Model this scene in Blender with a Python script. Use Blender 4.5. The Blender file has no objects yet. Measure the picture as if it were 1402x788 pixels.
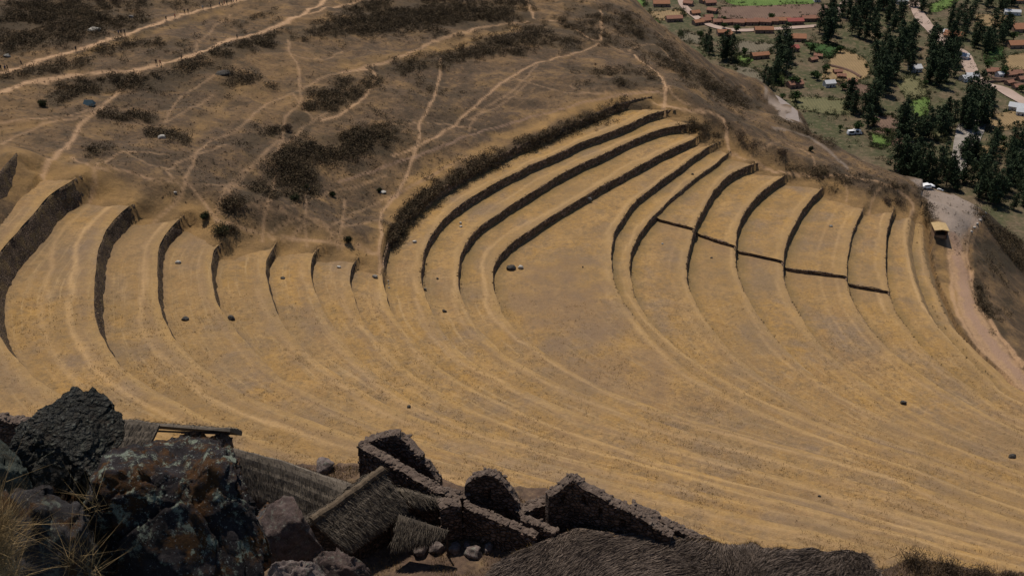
import bpy, math, random
import numpy as np
from mathutils import Vector, noise as MN
from mathutils.bvhtree import BVHTree
random.seed(7); RNG=np.random.default_rng(7)
S=bpy.context.scene; COL=S.collection
# ---------------- camera, sky, sun, exposure ----------------
PITCH=math.radians(30); F=1500.0
cam=bpy.data.cameras.new('camera'); camo=bpy.data.objects.new('camera',cam); COL.objects.link(camo)
cam.lens=36*F/1402; cam.sensor_width=36; cam.clip_start=.1; cam.clip_end=20000
camo.rotation_euler=(math.radians(60),0,0); S.camera=camo
SUN_EL=math.radians(65); SUN_DIR=Vector((-.42,.90,0)).normalized()*math.cos(SUN_EL)+Vector((0,0,math.sin(SUN_EL)))
W=bpy.data.worlds.new('World'); S.world=W; W.use_nodes=True
nt=W.node_tree; sky=nt.nodes.new('ShaderNodeTexSky'); sky.sky_type='NISHITA'; sky.sun_disc=False
sky.sun_elevation=SUN_EL; sky.sun_rotation=math.atan2(SUN_DIR.x,SUN_DIR.y); sky.altitude=3000
nt.links.new(sky.outputs[0],nt.nodes['Background'].inputs[0]); nt.nodes['Background'].inputs[1].default_value=.075
sl=bpy.data.lights.new('sun','SUN'); sl.energy=3.9; sl.angle=math.radians(.5); sl.color=(1,.90,.78)
so=bpy.data.objects.new('sun',sl); COL.objects.link(so); so.rotation_euler=SUN_DIR.to_track_quat('Z','Y').to_euler()
S.view_settings.view_transform='Standard'; S.view_settings.look='None'; S.view_settings.gamma=1; S.view_settings.exposure=.06
# ---------------- pixel -> world helpers ----------------
FWD=np.array([0,math.cos(PITCH),-math.sin(PITCH)]); UP=np.array([0,math.sin(PITCH),math.cos(PITCH)]); RT=np.array([1.,0,0])
def ray(px,py): return FWD+(px-701)/F*RT+(394-py)/F*UP
def unp(px,py,z):
    r=ray(px,py); return (r*(z/r[2]))[:2]
def P3(px,py,z): return np.r_[unp(px,py,z),z]
def PD(px,py,d): return ray(px,py)*d
def proj(P):
    d=P@FWD; return 701+F*(P@RT)/d, 394-F*(P@UP)/d
# ---------------- materials ----------------
def newmat(name,rough=.9,spec=.15):
    m=bpy.data.materials.new(name); m.use_nodes=True; n=m.node_tree; b=n.nodes['Principled BSDF']
    b.inputs['Roughness'].default_value=rough; b.inputs['Specular IOR Level'].default_value=spec
    return m,n,b
def rgb(c): return (c[0],c[1],c[2],1)
def tex(n,scale,detail=6,rough=.6,vec=None,kind='ShaderNodeTexNoise',out=0):
    t=n.nodes.new(kind)
    t.inputs['Scale'].default_value=scale
    if kind=='ShaderNodeTexNoise': t.inputs['Detail'].default_value=detail; t.inputs['Roughness'].default_value=rough
    if vec is not None: n.links.new(vec,t.inputs['Vector'])
    return t.outputs[out]
def ramp(n,f,stops):
    r=n.nodes.new('ShaderNodeValToRGB'); e=r.color_ramp.elements
    while len(e)<len(stops): e.new(.5)
    for k,(p,c) in enumerate(stops):
        e[k].position=p; e[k].color=rgb(c) if not isinstance(c,(int,float)) else (c,c,c,1)
    n.links.new(f,r.inputs[0]); return r.outputs[0]
def mix(n,f,a,b,mode='MIX'):
    m=n.nodes.new('ShaderNodeMix'); m.data_type='RGBA'; m.blend_type=mode
    for k,v in ((0,f),(6,a),(7,b)):
        if isinstance(v,(int,float)): m.inputs[k].default_value=v if k==0 else rgb((v,v,v))
        elif isinstance(v,tuple): m.inputs[k].default_value=rgb(v)
        else: n.links.new(v,m.inputs[k])
    return m.outputs[2]
def math_(n,op,a,b=0.):
    m=n.nodes.new('ShaderNodeMath'); m.operation=op
    for k,v in ((0,a),(1,b)):
        if isinstance(v,(int,float)): m.inputs[k].default_value=v
        else: n.links.new(v,m.inputs[k])
    return m.outputs[0]
def pos(n,sc=None):
    g=n.nodes.new('ShaderNodeNewGeometry').outputs['Position']
    if sc is None: return g
    m=n.nodes.new('ShaderNodeMapping'); m.inputs['Scale'].default_value=sc; n.links.new(g,m.inputs[0]); return m.outputs[0]
def attr(n,name,out='Fac'):
    a=n.nodes.new('ShaderNodeAttribute'); a.attribute_name=name; return a.outputs[out]
def bump(n,b,h,strength=.5,dist=.1):
    u=n.nodes.new('ShaderNodeBump'); u.inputs['Strength'].default_value=strength; u.inputs['Distance'].default_value=dist
    n.links.new(h,u.inputs['Height']); n.links.new(u.outputs[0],b.inputs['Normal'])
def setc(n,b,c): n.links.new(c,b.inputs['Base Color'])
M={}
def mat_terrace():
    m,n,b=newmat('dry straw terrace'); p=pos(n)
    uv=n.nodes.new('ShaderNodeUVMap'); uv.uv_map='UVMap'
    mp=n.nodes.new('ShaderNodeMapping'); mp.inputs['Scale'].default_value=(.045,.9,1); n.links.new(uv.outputs[0],mp.inputs[0])
    big=tex(n,.035,5,.6,p); mid=tex(n,.16,6,.65,p); fine=tex(n,1.3,6,.75,p); st=tex(n,1.,7,.7,mp.outputs[0])
    c=ramp(n,big,[(.3,(.25,.155,.062)),(.46,(.36,.212,.07)),(.6,(.28,.172,.078)),(.75,(.215,.15,.093))])
    c=mix(n,ramp(n,mid,[(.45,0.),(.62,.7)]),c,(.39,.245,.105))
    c=mix(n,ramp(n,tex(n,.07,6,.7,pos(n,(1,1,5))),[(.5,0.),(.64,.8)]),c,(.205,.15,.105))
    c=mix(n,ramp(n,tex(n,.5,6,.75,p),[(.36,.75),(.52,0.)]),c,(.19,.13,.07))
    c=mix(n,math_(n,'MULTIPLY',ramp(n,st,[(.52,0.),(.72,1.)]),math_(n,'ADD',attr(n,'worn'),.06)),c,(.47,.32,.16))
    c=mix(n,math_(n,'MULTIPLY',ramp(n,st,[(.28,1.),(.44,0.)]),.35),c,(.18,.125,.08))
    c=mix(n,math_(n,'MULTIPLY',ramp(n,fine,[(.32,.9),(.52,0.)]),.5),c,(.125,.085,.045))
    c=mix(n,math_(n,'MULTIPLY',ramp(n,fine,[(.54,0.),(.72,1.)]),.35),c,(.50,.34,.165))
    tu=tex(n,.85,5,.85,p); c=mix(n,ramp(n,tu,[(.34,.5),(.48,0.)]),c,(.17,.12,.062)); c=mix(n,ramp(n,tu,[(.55,0.),(.70,.4)]),c,(.45,.29,.115))
    c=mix(n,ramp(n,tex(n,.028,7,.7,pos(n,(1,1,3)),out=0),[(.44,0.),(.62,.55)]),c,(.215,.145,.075))
    c=mix(n,math_(n,'MULTIPLY',attr(n,'lip'),math_(n,'ADD',mid,.3)),c,(.42,.27,.11))
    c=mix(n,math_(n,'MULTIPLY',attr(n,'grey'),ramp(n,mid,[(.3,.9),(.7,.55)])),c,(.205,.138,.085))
    c=mix(n,math_(n,'MULTIPLY',attr(n,'path'),ramp(n,fine,[(.3,.5),(.6,.9)])),c,(.52,.34,.165))
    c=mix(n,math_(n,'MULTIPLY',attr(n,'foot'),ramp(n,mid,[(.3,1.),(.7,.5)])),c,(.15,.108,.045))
    setc(n,b,c); bump(n,b,fine,.9,.35); return m
def mat_hill():
    m,n,b=newmat('scrubby hillside'); p=pos(n)
    big=tex(n,.02,5,.6,p); mid=tex(n,.12,7,.7,p); fine=tex(n,.9,7,.8,p)
    c=ramp(n,big,[(.32,(.082,.056,.036)),(.48,(.125,.083,.050)),(.62,(.185,.115,.056)),(.75,(.098,.07,.05))])
    c=mix(n,ramp(n,mid,[(.5,0.),(.68,.85)]),c,(.27,.168,.075))
    c=mix(n,ramp(n,mid,[(.34,.9),(.5,0.)]),c,(.058,.043,.027))
    c=mix(n,math_(n,'MULTIPLY',ramp(n,fine,[(.34,1.),(.5,0.)]),.72),c,(.05,.038,.024))
    c=mix(n,math_(n,'MULTIPLY',ramp(n,fine,[(.55,0.),(.72,1.)]),.55),c,(.33,.21,.105))
    c=mix(n,math_(n,'MULTIPLY',attr(n,'straw'),ramp(n,mid,[(.3,.3),(.6,.85)])),c,(.36,.22,.085))
    c=mix(n,math_(n,'MULTIPLY',attr(n,'scrub'),.7),c,(.055,.042,.026))
    c=mix(n,math_(n,'MULTIPLY',attr(n,'path'),ramp(n,fine,[(.3,.6),(.6,.95)])),c,(.50,.32,.185))
    c=mix(n,math_(n,'MULTIPLY',attr(n,'road'),ramp(n,mid,[(.3,.75),(.6,.95)])),c,(.30,.245,.205))
    c=mix(n,math_(n,'MULTIPLY',attr(n,'pink'),ramp(n,fine,[(.3,.6),(.6,.9)])),c,(.33,.215,.15))
    setc(n,b,c); bump(n,b,fine,1.,.5); return m
def mat_wall(name,dark,light,sc=1.3,grass=.4):
    m,n,b=newmat(name); p=pos(n,(1,1,1.6))
    v=n.nodes.new('ShaderNodeTexVoronoi'); v.inputs['Scale'].default_value=sc; n.links.new(p,v.inputs['Vector'])
    ed=n.nodes.new('ShaderNodeTexVoronoi'); ed.feature='DISTANCE_TO_EDGE'; ed.inputs['Scale'].default_value=sc; n.links.new(p,ed.inputs['Vector'])
    hue=n.nodes.new('ShaderNodeSeparateColor'); n.links.new(v.outputs['Color'],hue.inputs[0])
    c=ramp(n,hue.outputs[0],[(.1,dark),(.8,light)])
    nn=tex(n,2.2,7,.75,pos(n)); c=mix(n,.6,c,ramp(n,nn,[(.3,.35),(.7,1.3)]),'MULTIPLY')
    c=mix(n,ramp(n,ed.outputs[0],[(.0,.8),(.09,0.)]),c,(.025,.02,.015))
    c=mix(n,math_(n,'MULTIPLY',ramp(n,tex(n,.5,6,.7,pos(n)),[(.48,0.),(.62,1.)]),grass),c,(.17,.12,.06))
    setc(n,b,c); h=math_(n,'ADD',ramp(n,ed.outputs[0],[(0.,0.),(.2,1.)]),math_(n,'MULTIPLY',nn,.6)); bump(n,b,h,1.,.25); return m
def mat_noise(name,cols,sc=1.,bs=.6,bd=.1,stretch=None,rough=.9,island=False):
    m,n,b=newmat(name,rough); p=pos(n,stretch)
    f=tex(n,sc,7,.7,p)
    st=[(.28+.44*k/(max(1,len(cols)-1)),c) for k,c in enumerate(cols)]
    c=ramp(n,f,st)
    if island:
        g=n.nodes.new('ShaderNodeNewGeometry').outputs['Random Per Island']
        c=mix(n,.65,c,ramp(n,g,[(0.,.45),(1.,1.6)]),'MULTIPLY')
    setc(n,b,c)
    if bs: bump(n,b,f,bs,bd)
    return m
def mat_rock(name,base,lichen=.5,moss=.5,sc=1.,knob=False,pale=(.40,.46,.36)):
    m,n,b=newmat(name); p=pos(n)
    f=tex(n,2.2*sc,9,.72,p); c=ramp(n,f,[(.3,tuple(x*.4 for x in base)),(.5,base),(.68,tuple(x*1.7 for x in base))])
    if knob:
        v=n.nodes.new('ShaderNodeTexVoronoi'); v.inputs['Scale'].default_value=21; n.links.new(mix(n,.12,p,tex(n,6,4,.7,p,out=1)),v.inputs['Vector'])
        c=mix(n,math_(n,'MULTIPLY',ramp(n,v.outputs[0],[(.12,.8),(.4,0.)]),ramp(n,tex(n,5,5,.7,p),[(.42,0.),(.62,1.)])),c,(.22,.24,.21)); 
    mo=tex(n,1.5*sc,8,.75,pos(n)); c=mix(n,math_(n,'MULTIPLY',ramp(n,mo,[(.50,0.),(.57,1.)]),moss),c,ramp(n,tex(n,9*sc,6,.8,p),[(.3,(.025,.013,.005)),(.7,(.15,.07,.022))]))
    li=tex(n,2.7*sc,9,.78,pos(n,(1.1,.9,1))); c=mix(n,math_(n,'MULTIPLY',ramp(n,li,[(.55,0.),(.60,1.)]),lichen),c,ramp(n,tex(n,14*sc,6,.8,p),[(.35,tuple(x*.35 for x in pale)),(.65,pale)]))
    sp=tex(n,16*sc,5,.8,p); c=mix(n,math_(n,'MULTIPLY',ramp(n,sp,[(.60,0.),(.65,1.)]),lichen),c,(.36,.40,.38))
    setc(n,b,c); h=math_(n,'ADD',f,math_(n,'MULTIPLY',tex(n,11*sc,8,.8,p),.5)); 
    if knob: h=math_(n,'ADD',h,math_(n,'MULTIPLY',v.outputs[0],-1.2))
    bump(n,b,h,1.,.16/sc); return m
# ---------------- object helpers ----------------
def tag(o,label=None,cat=None,group=None,kind=None):
    if label: o['label']=label
    if cat: o['category']=cat
    if group: o['group']=group
    if kind: o['kind']=kind
    return o
def meshobj(name,V,Fc,mat,parent=None,smooth=False,loc=None):
    V=np.asarray(V,float)
    if loc is not None: V=V-np.asarray(loc)
    me=bpy.data.meshes.new(name)
    if isinstance(Fc,np.ndarray):
        k=Fc.shape[1]; me.vertices.add(len(V)); me.vertices.foreach_set('co',V.ravel())
        me.loops.add(Fc.size); me.loops.foreach_set('vertex_index',Fc.ravel().astype(np.int32))
        me.polygons.add(len(Fc)); me.polygons.foreach_set('loop_start',(np.arange(len(Fc))*k).astype(np.int32))
        me.polygons.foreach_set('loop_total',np.full(len(Fc),k,np.int32)); me.update(calc_edges=True)
    else:
        me.from_pydata([tuple(v) for v in V],[],[tuple(f) for f in Fc]); me.update()
    if mat: me.materials.append(mat)
    if smooth: me.polygons.foreach_set('use_smooth',[True]*len(me.polygons))
    o=bpy.data.objects.new(name,me); COL.objects.link(o)
    if loc is not None and parent is None: o.location=tuple(loc)
    if parent: o.parent=parent
    return o
def setattr_(o,name,vals):
    a=o.data.attributes.new(name,'FLOAT','POINT'); a.data.foreach_set('value',np.asarray(vals,np.float32).ravel())
def setuv(o,u,v):
    l=o.data.uv_layers.new(name='UVMap'); vi=np.empty(len(o.data.loops),np.int32); o.data.loops.foreach_get('vertex_index',vi)
    l.data.foreach_set('uv',np.stack([u[vi],v[vi]],1).astype(np.float32).ravel())
def gridfaces(a,b,off=0):
    i=np.arange(a-1)[:,None]*b+np.arange(b-1)[None]; i=i.ravel()+off
    return np.stack([i,i+b,i+b+1,i+1],1)
def empty(name,loc,rz=0,parent=None):
    o=bpy.data.objects.new(name,None); COL.objects.link(o); o.location=tuple(loc); o.rotation_euler=(0,0,rz); o.empty_display_size=.3
    if parent: o.parent=parent
    return o
def copy_tree(o,parent=None):
    c=o.copy(); COL.objects.link(c); c.parent=parent
    for ch in [x for x in bpy.data.objects if x.parent==o]: copy_tree(ch,c)
    return c
def vnoise(P,sc,seed=0,oct=4):
    """cheap vectorised fractal value noise"""
    P=np.asarray(P,float)*sc+seed*17.31; out=0; amp=1.; tot=0
    for o in range(oct):
        i=np.floor(P).astype(np.int64); f=P-i; f=f*f*(3-2*f); r=0
        dims=P.shape[1]
        for c in range(2**dims):
            h=np.zeros(len(P),np.int64); w=np.ones(len(P))
            for d in range(dims):
                b=(c>>d)&1; h=h*73856093 ^ ((i[:,d]+b)*(19349663+d*4563)+d*83492791+o*977); w=w*(f[:,d] if b else 1-f[:,d])
            h=(h*(h*h*15731+789221)+1376312589)&0x7fffffff
            r=r+w*(h/0x7fffffff)
        out=out+amp*(r*2-1); tot+=amp; amp*=.5; P=P*2.03+5.7
    return out/tot
def resamp(Q,step=None,M=None):
    L=np.r_[0,np.cumsum(np.linalg.norm(np.diff(Q,axis=0),axis=1))]
    if M is None: M=max(3,int(L[-1]/step)+1)
    s=np.linspace(0,L[-1],M)
    return np.stack([np.interp(s,L,Q[:,j]) for j in range(Q.shape[1])],1)
def spline(P,step=1.5,it=6):
    P=np.array(P,float); Q=[]; n=len(P)
    if n==2: return resamp(P,step=step)
    for i in range(n-1):
        p0=P[max(i-1,0)];p1=P[i];p2=P[i+1];p3=P[min(i+2,n-1)]
        for t in np.linspace(0,1,12,endpoint=False):
            Q.append(.5*((2*p1)+(-p0+p2)*t+(2*p0-5*p1+4*p2-p3)*t*t+(-p0+3*p1-3*p2+p3)*t**3))
    Q.append(P[-1]); Q=np.array(Q)
    for _ in range(it): Q[1:-1]=.25*Q[:-2]+.5*Q[1:-1]+.25*Q[2:]
    return resamp(Q,step=step)
def distpoly(X,P):
    """distance of points X (n,2) to polyline P"""
    d=np.full(len(X),1e9)
    for a,b in zip(P[:-1],P[1:]):
        ab=b-a; L=ab@ab+1e-9; t=np.clip(((X-a)@ab)/L,0,1); q=X-(a+t[:,None]*ab); d=np.minimum(d,np.hypot(q[:,0],q[:,1]))
    return d
def inpoly(X,P):
    c=np.zeros(len(X),bool); n=len(P)
    for i in range(n):
        a,b=P[i],P[(i+1)%n]
        cond=((a[1]>X[:,1])!=(b[1]>X[:,1])); 
        xi=(b[0]-a[0])*(X[:,1]-a[1])/((b[1]-a[1])+1e-12)+a[0]
        c^=cond&(X[:,0]<xi)
    return c
def sstep(a,b,x): t=np.clip((x-a)/(b-a),0,1); return t*t*(3-2*t)
CX=.8
CV=[
('A0',-86,[(22,207),(0,232),(-60,300),(-110,400),(-100,500),(-30,590),(150,690),(400,770),(800,870),(1650,1060)],None),
('A1',-91.7,[(112,238),(72,262),(50,285),(23,316),(0,342),(-14,370),(-20,400),(-12,440),(8,472),(30,497),(45,512),(70,530),(100,547),(200,592),(300,625),(420,660),(600,708),(1402,915),(1650,980)],None),
('A2',-97.3,[(187,275),(171,284),(151,306),(137,332),(129,369),(127,403),(129,430),(137,453),(151,477),(163,495),(180,510),(210,530),(250,553),(300,577),(350,596),(420,620),(500,645),(600,674),(800,729),(1402,882),(1650,945)],None),
('A3',-101.4,[(262,290),(250,294),(232,312),(220,332),(215,362),(215,396),(221,423),(231,450),(246,472),(266,493),(290,512),(320,530),(350,545),(400,564),(450,582),(500,598),(600,629),(700,658),(900,712),(1402,850),(1650,918)],None),
('A4',-104.5,[(303,330),(293,342),(290,373),(293,396),(302,420),(313,437),(330,460),(350,482),(370,502),(390,518),(415,532),(450,550),(490,569),(525,584),(600,611),(700,641),(850,684),(1000,722),(1402,828),(1650,895)],None),
('A5',-107.6,[(380,328),(367,348),(364,370),(369,395),(377,420),(391,445),(408,468),(425,487),(455,507),(485,525),(515,542),(540,556),(570,569),(612,586),(650,600),(700,617),(850,660),(1000,698),(1150,733),(1402,806),(1650,872)],None),
('A6',-110.2,[(442,336),(432,341),(425,356),(424,375),(429,395),(440,420),(457,447),(475,470),(492,491),(512,510),(537,529),(562,545),(610,567),(660,586),(720,606),(850,643),(1000,680),(1150,715),(1402,788),(1650,853)],None),
('A7',-112.6,[(490,350),(483,358),(479,372),(480,390),(486,414),(497,440),(517,465),(540,487),(562,507),(600,532),(650,560),(700,580),(750,598),(820,616),(900,638),(1000,664),(1100,690),(1402,774),(1650,838)],None),
('B1',-114.8,[(893,131),(850,140),(800,160),(750,182),(700,203),(670,218),(633,238),(595,262),(562,288),(545,308),(532,330),(526,350),(524,372),(527,395),(537,425),(552,448),(570,467),(600,500),(650,531),(700,555),(750,577),(800,595),(850,611),(900,627),(950,641),(1000,655),(1100,680),(1402,760),(1650,823)],None),
('B2',-117.6,[(925,150),(912,150),(885,157),(860,170),(835,180),(800,192),(750,215),(700,238),(670,254),(632,278),(602,305),(586,330),(579,355),(577,380),(582,403),(590,425),(602,447),(625,475),(662,502),(700,524),(737,542),(790,564),(840,582),(900,602),(960,619),(1030,640),(1100,659),(1402,744),(1650,808)],None),
('B3',-120.1,[(955,168),(930,171),(905,176),(875,187),(825,210),(775,233),(725,264),(690,286),(657,310),(640,330),(630,352),(627,380),(630,400),(640,425),(655,447),(678,470),(700,488),(745,513),(800,538),(860,562),(930,585),(1000,606),(1080,629),(1150,649),(1402,728),(1650,795)],None),
('B4',-122.6,[(958,185),(950,189),(925,200),(875,226),(825,253),(787,276),(750,298),(720,317),(698,334),(681,352),(675,370),(675,392),(682,412),(690,432),(706,450),(730,470),(760,491),(790,510),(825,528),(862,543),(900,556),(950,573),(1020,592),(1100,614),(1180,638),(1250,660),(1402,712),(1650,780)],None),
('C1',-125,[(990,192),(980,195),(962,205),(925,232),(895,255),(870,276),(850,302),(838,327),(836,350),(840,378),(850,403),(866,428),(887,457),(910,480),(940,504),(965,520),(1000,540),(1050,564),(1100,586),(1177,614),(1250,640),(1320,665),(1402,695),(1650,768)],None),
('C2',-127.3,[(1000,207),(990,214),(970,230),(937,255),(900,288),(880,312),(867,338),(862,365),(865,392),(873,413),(890,438),(914,463),(945,487),(985,513),(1030,538),(1080,560),(1140,583),(1200,604),(1300,637),(1402,673),(1650,748)],None),
('C3',-129.8,[(1037,222),(1012,231),(987,248),(967,276),(955,303),(951,312)],[(950,319),(942,345),(940,372),(947,402),(963,432),(984,460),(1005,482),(1035,508),(1070,531),(1107,553),(1140,572),(1182,591),(1240,610),(1300,627),(1402,662),(1650,735)]),
('C4',-132.5,[(1078,238),(1050,256),(1025,281),(1011,310),(1007,336)],[(1006,343),(1010,375),(1021,402),(1037,430),(1058,458),(1083,485),(1112,511),(1140,532),(1175,552),(1220,574),(1300,606),(1402,645),(1650,718)]),
('C5',-135.2,[(1128,254),(1106,278),(1090,303),(1077,332),(1073,357)],[(1072,364),(1074,382),(1083,407),(1098,436),(1118,465),(1142,490),(1170,510),(1200,530),(1232,551),(1280,576),(1340,602),(1402,627),(1650,700)]),
('C6',-137.8,[(1184,282),(1173,302),(1164,332),(1160,360),(1161,378)],[(1161,384),(1164,400),(1173,422),(1192,448),(1217,475),(1250,501),(1277,522),(1315,545),(1352,566),(1402,590),(1650,676)]),
('C7',-139.5,[(1225,284),(1217,307),(1213,345),(1214,370),(1219,399)],[(1219,404),(1226,424),(1241,446),(1257,466),(1271,483),(1292,501),(1322,524),(1352,543),(1402,572),(1650,655)]),
('C8',-141.2,[(1247,290),(1243,315),(1243,345),(1250,375),(1261,405),(1272,428),(1290,452),(1319,484),(1357,518),(1397,549),(1650,635)],None),
('C9',-143.4,[(1262,300),(1263,325),(1267,355),(1277,388),(1290,420),(1306,448),(1338,482),(1370,510),(1412,540),(1650,618)],None),
]
# ---------------- terraces: every curve is the lip of one retaining wall ----------------
M['terrace']=mat_terrace(); M['hill']=mat_hill()
M['wall_brown']=mat_wall('brown fieldstone terrace wall',(.12,.08,.052),(.29,.195,.13),1.15,.6)
M['wall_grass']=mat_wall('grassed terrace bank',(.095,.067,.047),(.19,.135,.094),1.9,1.)
M['bank']=mat_noise('dry grass bank',[(.15,.10,.05),(.24,.16,.08),(.33,.21,.095)],.5,.8,.2)
KEYS=[c[0] for c in CV]; Z={c[0]:c[1] for c in CV}; ZEND=-145.4
def znext(i): return CV[i+1][1] if i+1<len(CV) else ZEND
CUR=[]
for (n,z,far,near) in CV:
    Pf=np.array([unp(x,y,z+(CX if near else 0)) for x,y in far])
    if near:
        a=spline(Pf,1.2); b=spline([unp(x,y,z) for x,y in near],1.2); nf=len(a); P=np.vstack([a,b]); 
        for _ in range(4): P[1:-1]=.25*P[:-2]+.5*P[1:-1]+.25*P[2:]
    else: P=spline(Pf,1.2); nf=0
    t=np.gradient(P,axis=0)
    for _ in range(6): t[1:-1]=(t[:-2]+t[1:-1]+t[2:])/3
    t/=np.linalg.norm(t,axis=1)[:,None]; N=np.stack([-t[:,1],t[:,0]],1)
    wob=vnoise(P,.13,len(CUR),3)*.35+vnoise(P,.6,3,2)*.12
    P=P+N*wob[:,None]
    CUR.append(dict(name=n,P=P,N=N,nf=nf,z=z))
LEFTPX={'C3':(895,300),'C4':(952,318),'C5':(1007,343),'C6':(1073,365),'C7':(1165,390)}
def batter(i): return {0:.32,1:.34,2:.30,3:.3,4:.3,5:.28,19:1.3,20:1.3}.get(i,.2)*(CV[i][1]-znext(i))
def droop(P): k=sstep(235,190,P[:,1])*1.; return .2+.12*k, 1.0+1.6*k
GV=[];GF=[];off=0      # geometry for ray casting
TOPZ={}
def tread(i,L,R,zz,key,pathoff=None,worn=0.):
    global off
    ln=max(len(L),len(R)); Mn=int(ln*.95); L=resamp(L,M=Mn); R=resamp(R,M=Mn)
    w=np.linalg.norm(L-R,axis=1); Nn=int(np.clip(np.median(w)/.62,10,42)); u=np.linspace(0,1,Nn)
    X=(L[:,None]*(1-u)[None,:,None]+R[:,None]*u[None,:,None]).reshape(-1,2)
    dl=(w[:,None]*(1-u)[None]).ravel(); db=(w[:,None]*u[None]).ravel()
    dr,dw=droop(X); 
    z=zz+.22*vnoise(X,.11,i,3)*np.clip(dl/2,0,1)-dr*np.clip(1-dl/dw,0,1)**1.6+(.45 if key not in('C9','C8') else -.1)*np.clip(1-db/1.6,0,1)**2
    low=sstep(235,185,X[:,1])
    z=z+low*.16*vnoise(X,.5,i+4,3)*np.clip(dl-.2,0,1)
    s=np.r_[0,np.cumsum(np.linalg.norm(np.diff((L+R)/2,axis=0),axis=1))]; s=np.repeat(s,Nn)
    o=meshobj('terrace_ground',np.c_[X,z],gridfaces(Mn,Nn),M['terrace'],smooth=True); tag(o,kind='structure')
    fadeend=1
    setuv(o,s,db+i*31.)
    n1=vnoise(X,.25,i,3); en=sstep(9,1,s+n1*4)*.6
    setattr_(o,'lip',(np.clip(1-np.abs(dl-.6)/(1.0+.2*low),0,1)*.55+np.clip(1-np.abs(dl-1.5-n1)/2.,0,1)*.35)*(1-low*(.55+.6*vnoise(X,.06,i+2,3)))+.0)
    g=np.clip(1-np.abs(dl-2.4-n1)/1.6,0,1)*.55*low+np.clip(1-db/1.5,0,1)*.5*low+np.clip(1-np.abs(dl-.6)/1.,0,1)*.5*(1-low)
    g2=0
    if key=='C1':   # worn greyish patch on the wide central level
        c=unp(760,400,zz); g2=sstep(22,6,np.hypot((X[:,0]-c[0]-3)*1.1,(X[:,1]-c[1]+6)*.8)+n1*14)*.9
        c=unp(860,520,zz); g2=np.maximum(g2,sstep(20,5,np.hypot(X[:,0]-c[0]+4,X[:,1]-c[1])+n1*14)*.8)
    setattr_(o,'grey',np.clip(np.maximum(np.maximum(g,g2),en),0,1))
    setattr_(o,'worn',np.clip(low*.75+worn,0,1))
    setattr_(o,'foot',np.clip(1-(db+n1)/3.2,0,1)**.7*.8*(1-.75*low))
    p=np.zeros(len(X))
    if pathoff:
        for (f0,wd,st) in pathoff: 
            d=np.abs(dl-f0-1.0*vnoise(np.c_[s*.05,s*0],1,i+9,3)*2.2); p=np.maximum(p,sstep(wd,wd*.25,d)*st*(.6+.5*vnoise(np.c_[s*.07,s*0],1,i,2)))
    setattr_(o,'path',np.clip(p,0,1))
    V=np.c_[X,z]; GV.append(V); GF.append(gridfaces(Mn,Nn)+off); off+=len(V)
    return o
PATHS={'A2':[(4.2,.75,.9),(8.5,.7,.5)],'A3':[(3.0,.75,.95)],'A5':[(2.0,.6,.6)],'A4':[(2.6,.6,.35)],'A6':[(1.6,.6,.55)],'A7':[(1.2,.55,.5)],'B1':[(1.0,.7,.7)],'B2':[(2.0,.6,.6)],'B3':[(2.2,.7,.6)],'B4':[(2.4,.8,.8)],
 'C1':[(1.6,.8,.5)],'C2':[(1.,.5,.5)],'C3':[(1.2,.6,.4),(4.,.5,.3)],'C4':[(1.6,.6,.5)],'C5':[(1.6,.6,.3)],'C6':[(3.,.5,.5),(7.,.5,.35)],'C7':[(2.2,.5,.65)],'C8':[(.3,.8,.9)],'C9':[(1.0,.5,.4)]}
SPL={}
for i in range(1,len(CV)):
    a,b=CUR[i-1],CUR[i]; key=KEYS[i]
    L=a['P']+a['N']*(max(.1,batter(i-1)-.35) if i<20 else batter(i-1)*.35); R=b['P'].copy()
    if key=='B1':
        s0=unp(524,372,Z['B1']); j=np.argmin(np.hypot(*(R-s0).T)); R=R[j:]
    if b['nf']:
        lp=unp(*LEFTPX[key],b['z']+CX); j=int(np.argmin(np.hypot(*(a['P']-lp).T))); SPL[key]=j
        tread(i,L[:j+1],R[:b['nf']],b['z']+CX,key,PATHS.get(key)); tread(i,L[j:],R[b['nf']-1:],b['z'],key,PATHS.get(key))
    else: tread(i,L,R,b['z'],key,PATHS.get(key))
# outermost bench below the last bank
LBL={'A0':'short piece of terrace wall at the far left edge, above the tallest wall',
'A1':'tallest and broadest dark terrace wall, leftmost big one running out at the left edge',
'A2':'second big dark terrace wall from the left, a smooth dark tongue',
'A3':'third terrace wall from the left, narrow and below the green bush at its top',
'A4':'fourth terrace wall from the left with a dark green bush at its top end',
'A5':'fifth terrace wall from the left, between the small dark stone and the bush',
'A6':'sixth terrace wall from the left, ending just under the crossing footpaths',
'A7':'seventh and shortest terrace wall from the left, beside the stone by the footpath',
'B1':'bush-covered terrace wall, outermost of the long curved walls round the central level',
'B2':'dark terrace wall next inside the bush-covered one, bending round the white stone',
'B3':'dark terrace wall second out from the wide central level',
'B4':'dark terrace wall edging the wide central level behind the paired boulders',
'C1':'curved terrace wall at the right edge of the wide central level',
'C2':'terrace wall just right of the narrow strip beside the central level',
'C3':'terrace wall right of the first short cross wall',
'C4':'broad terrace wall between the second and third cross walls',
'C5':'terrace wall between the third and fourth cross walls',
'C6':'thin terrace wall between the fourth and fifth cross walls',
'C7':'thin terrace wall below the round bush at right, last with a cross wall',
'C8':'low grassy bank with a bright worn path along its crest',
'C9':'lowest bank just above the dirt road and the small kiosk'}
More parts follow.
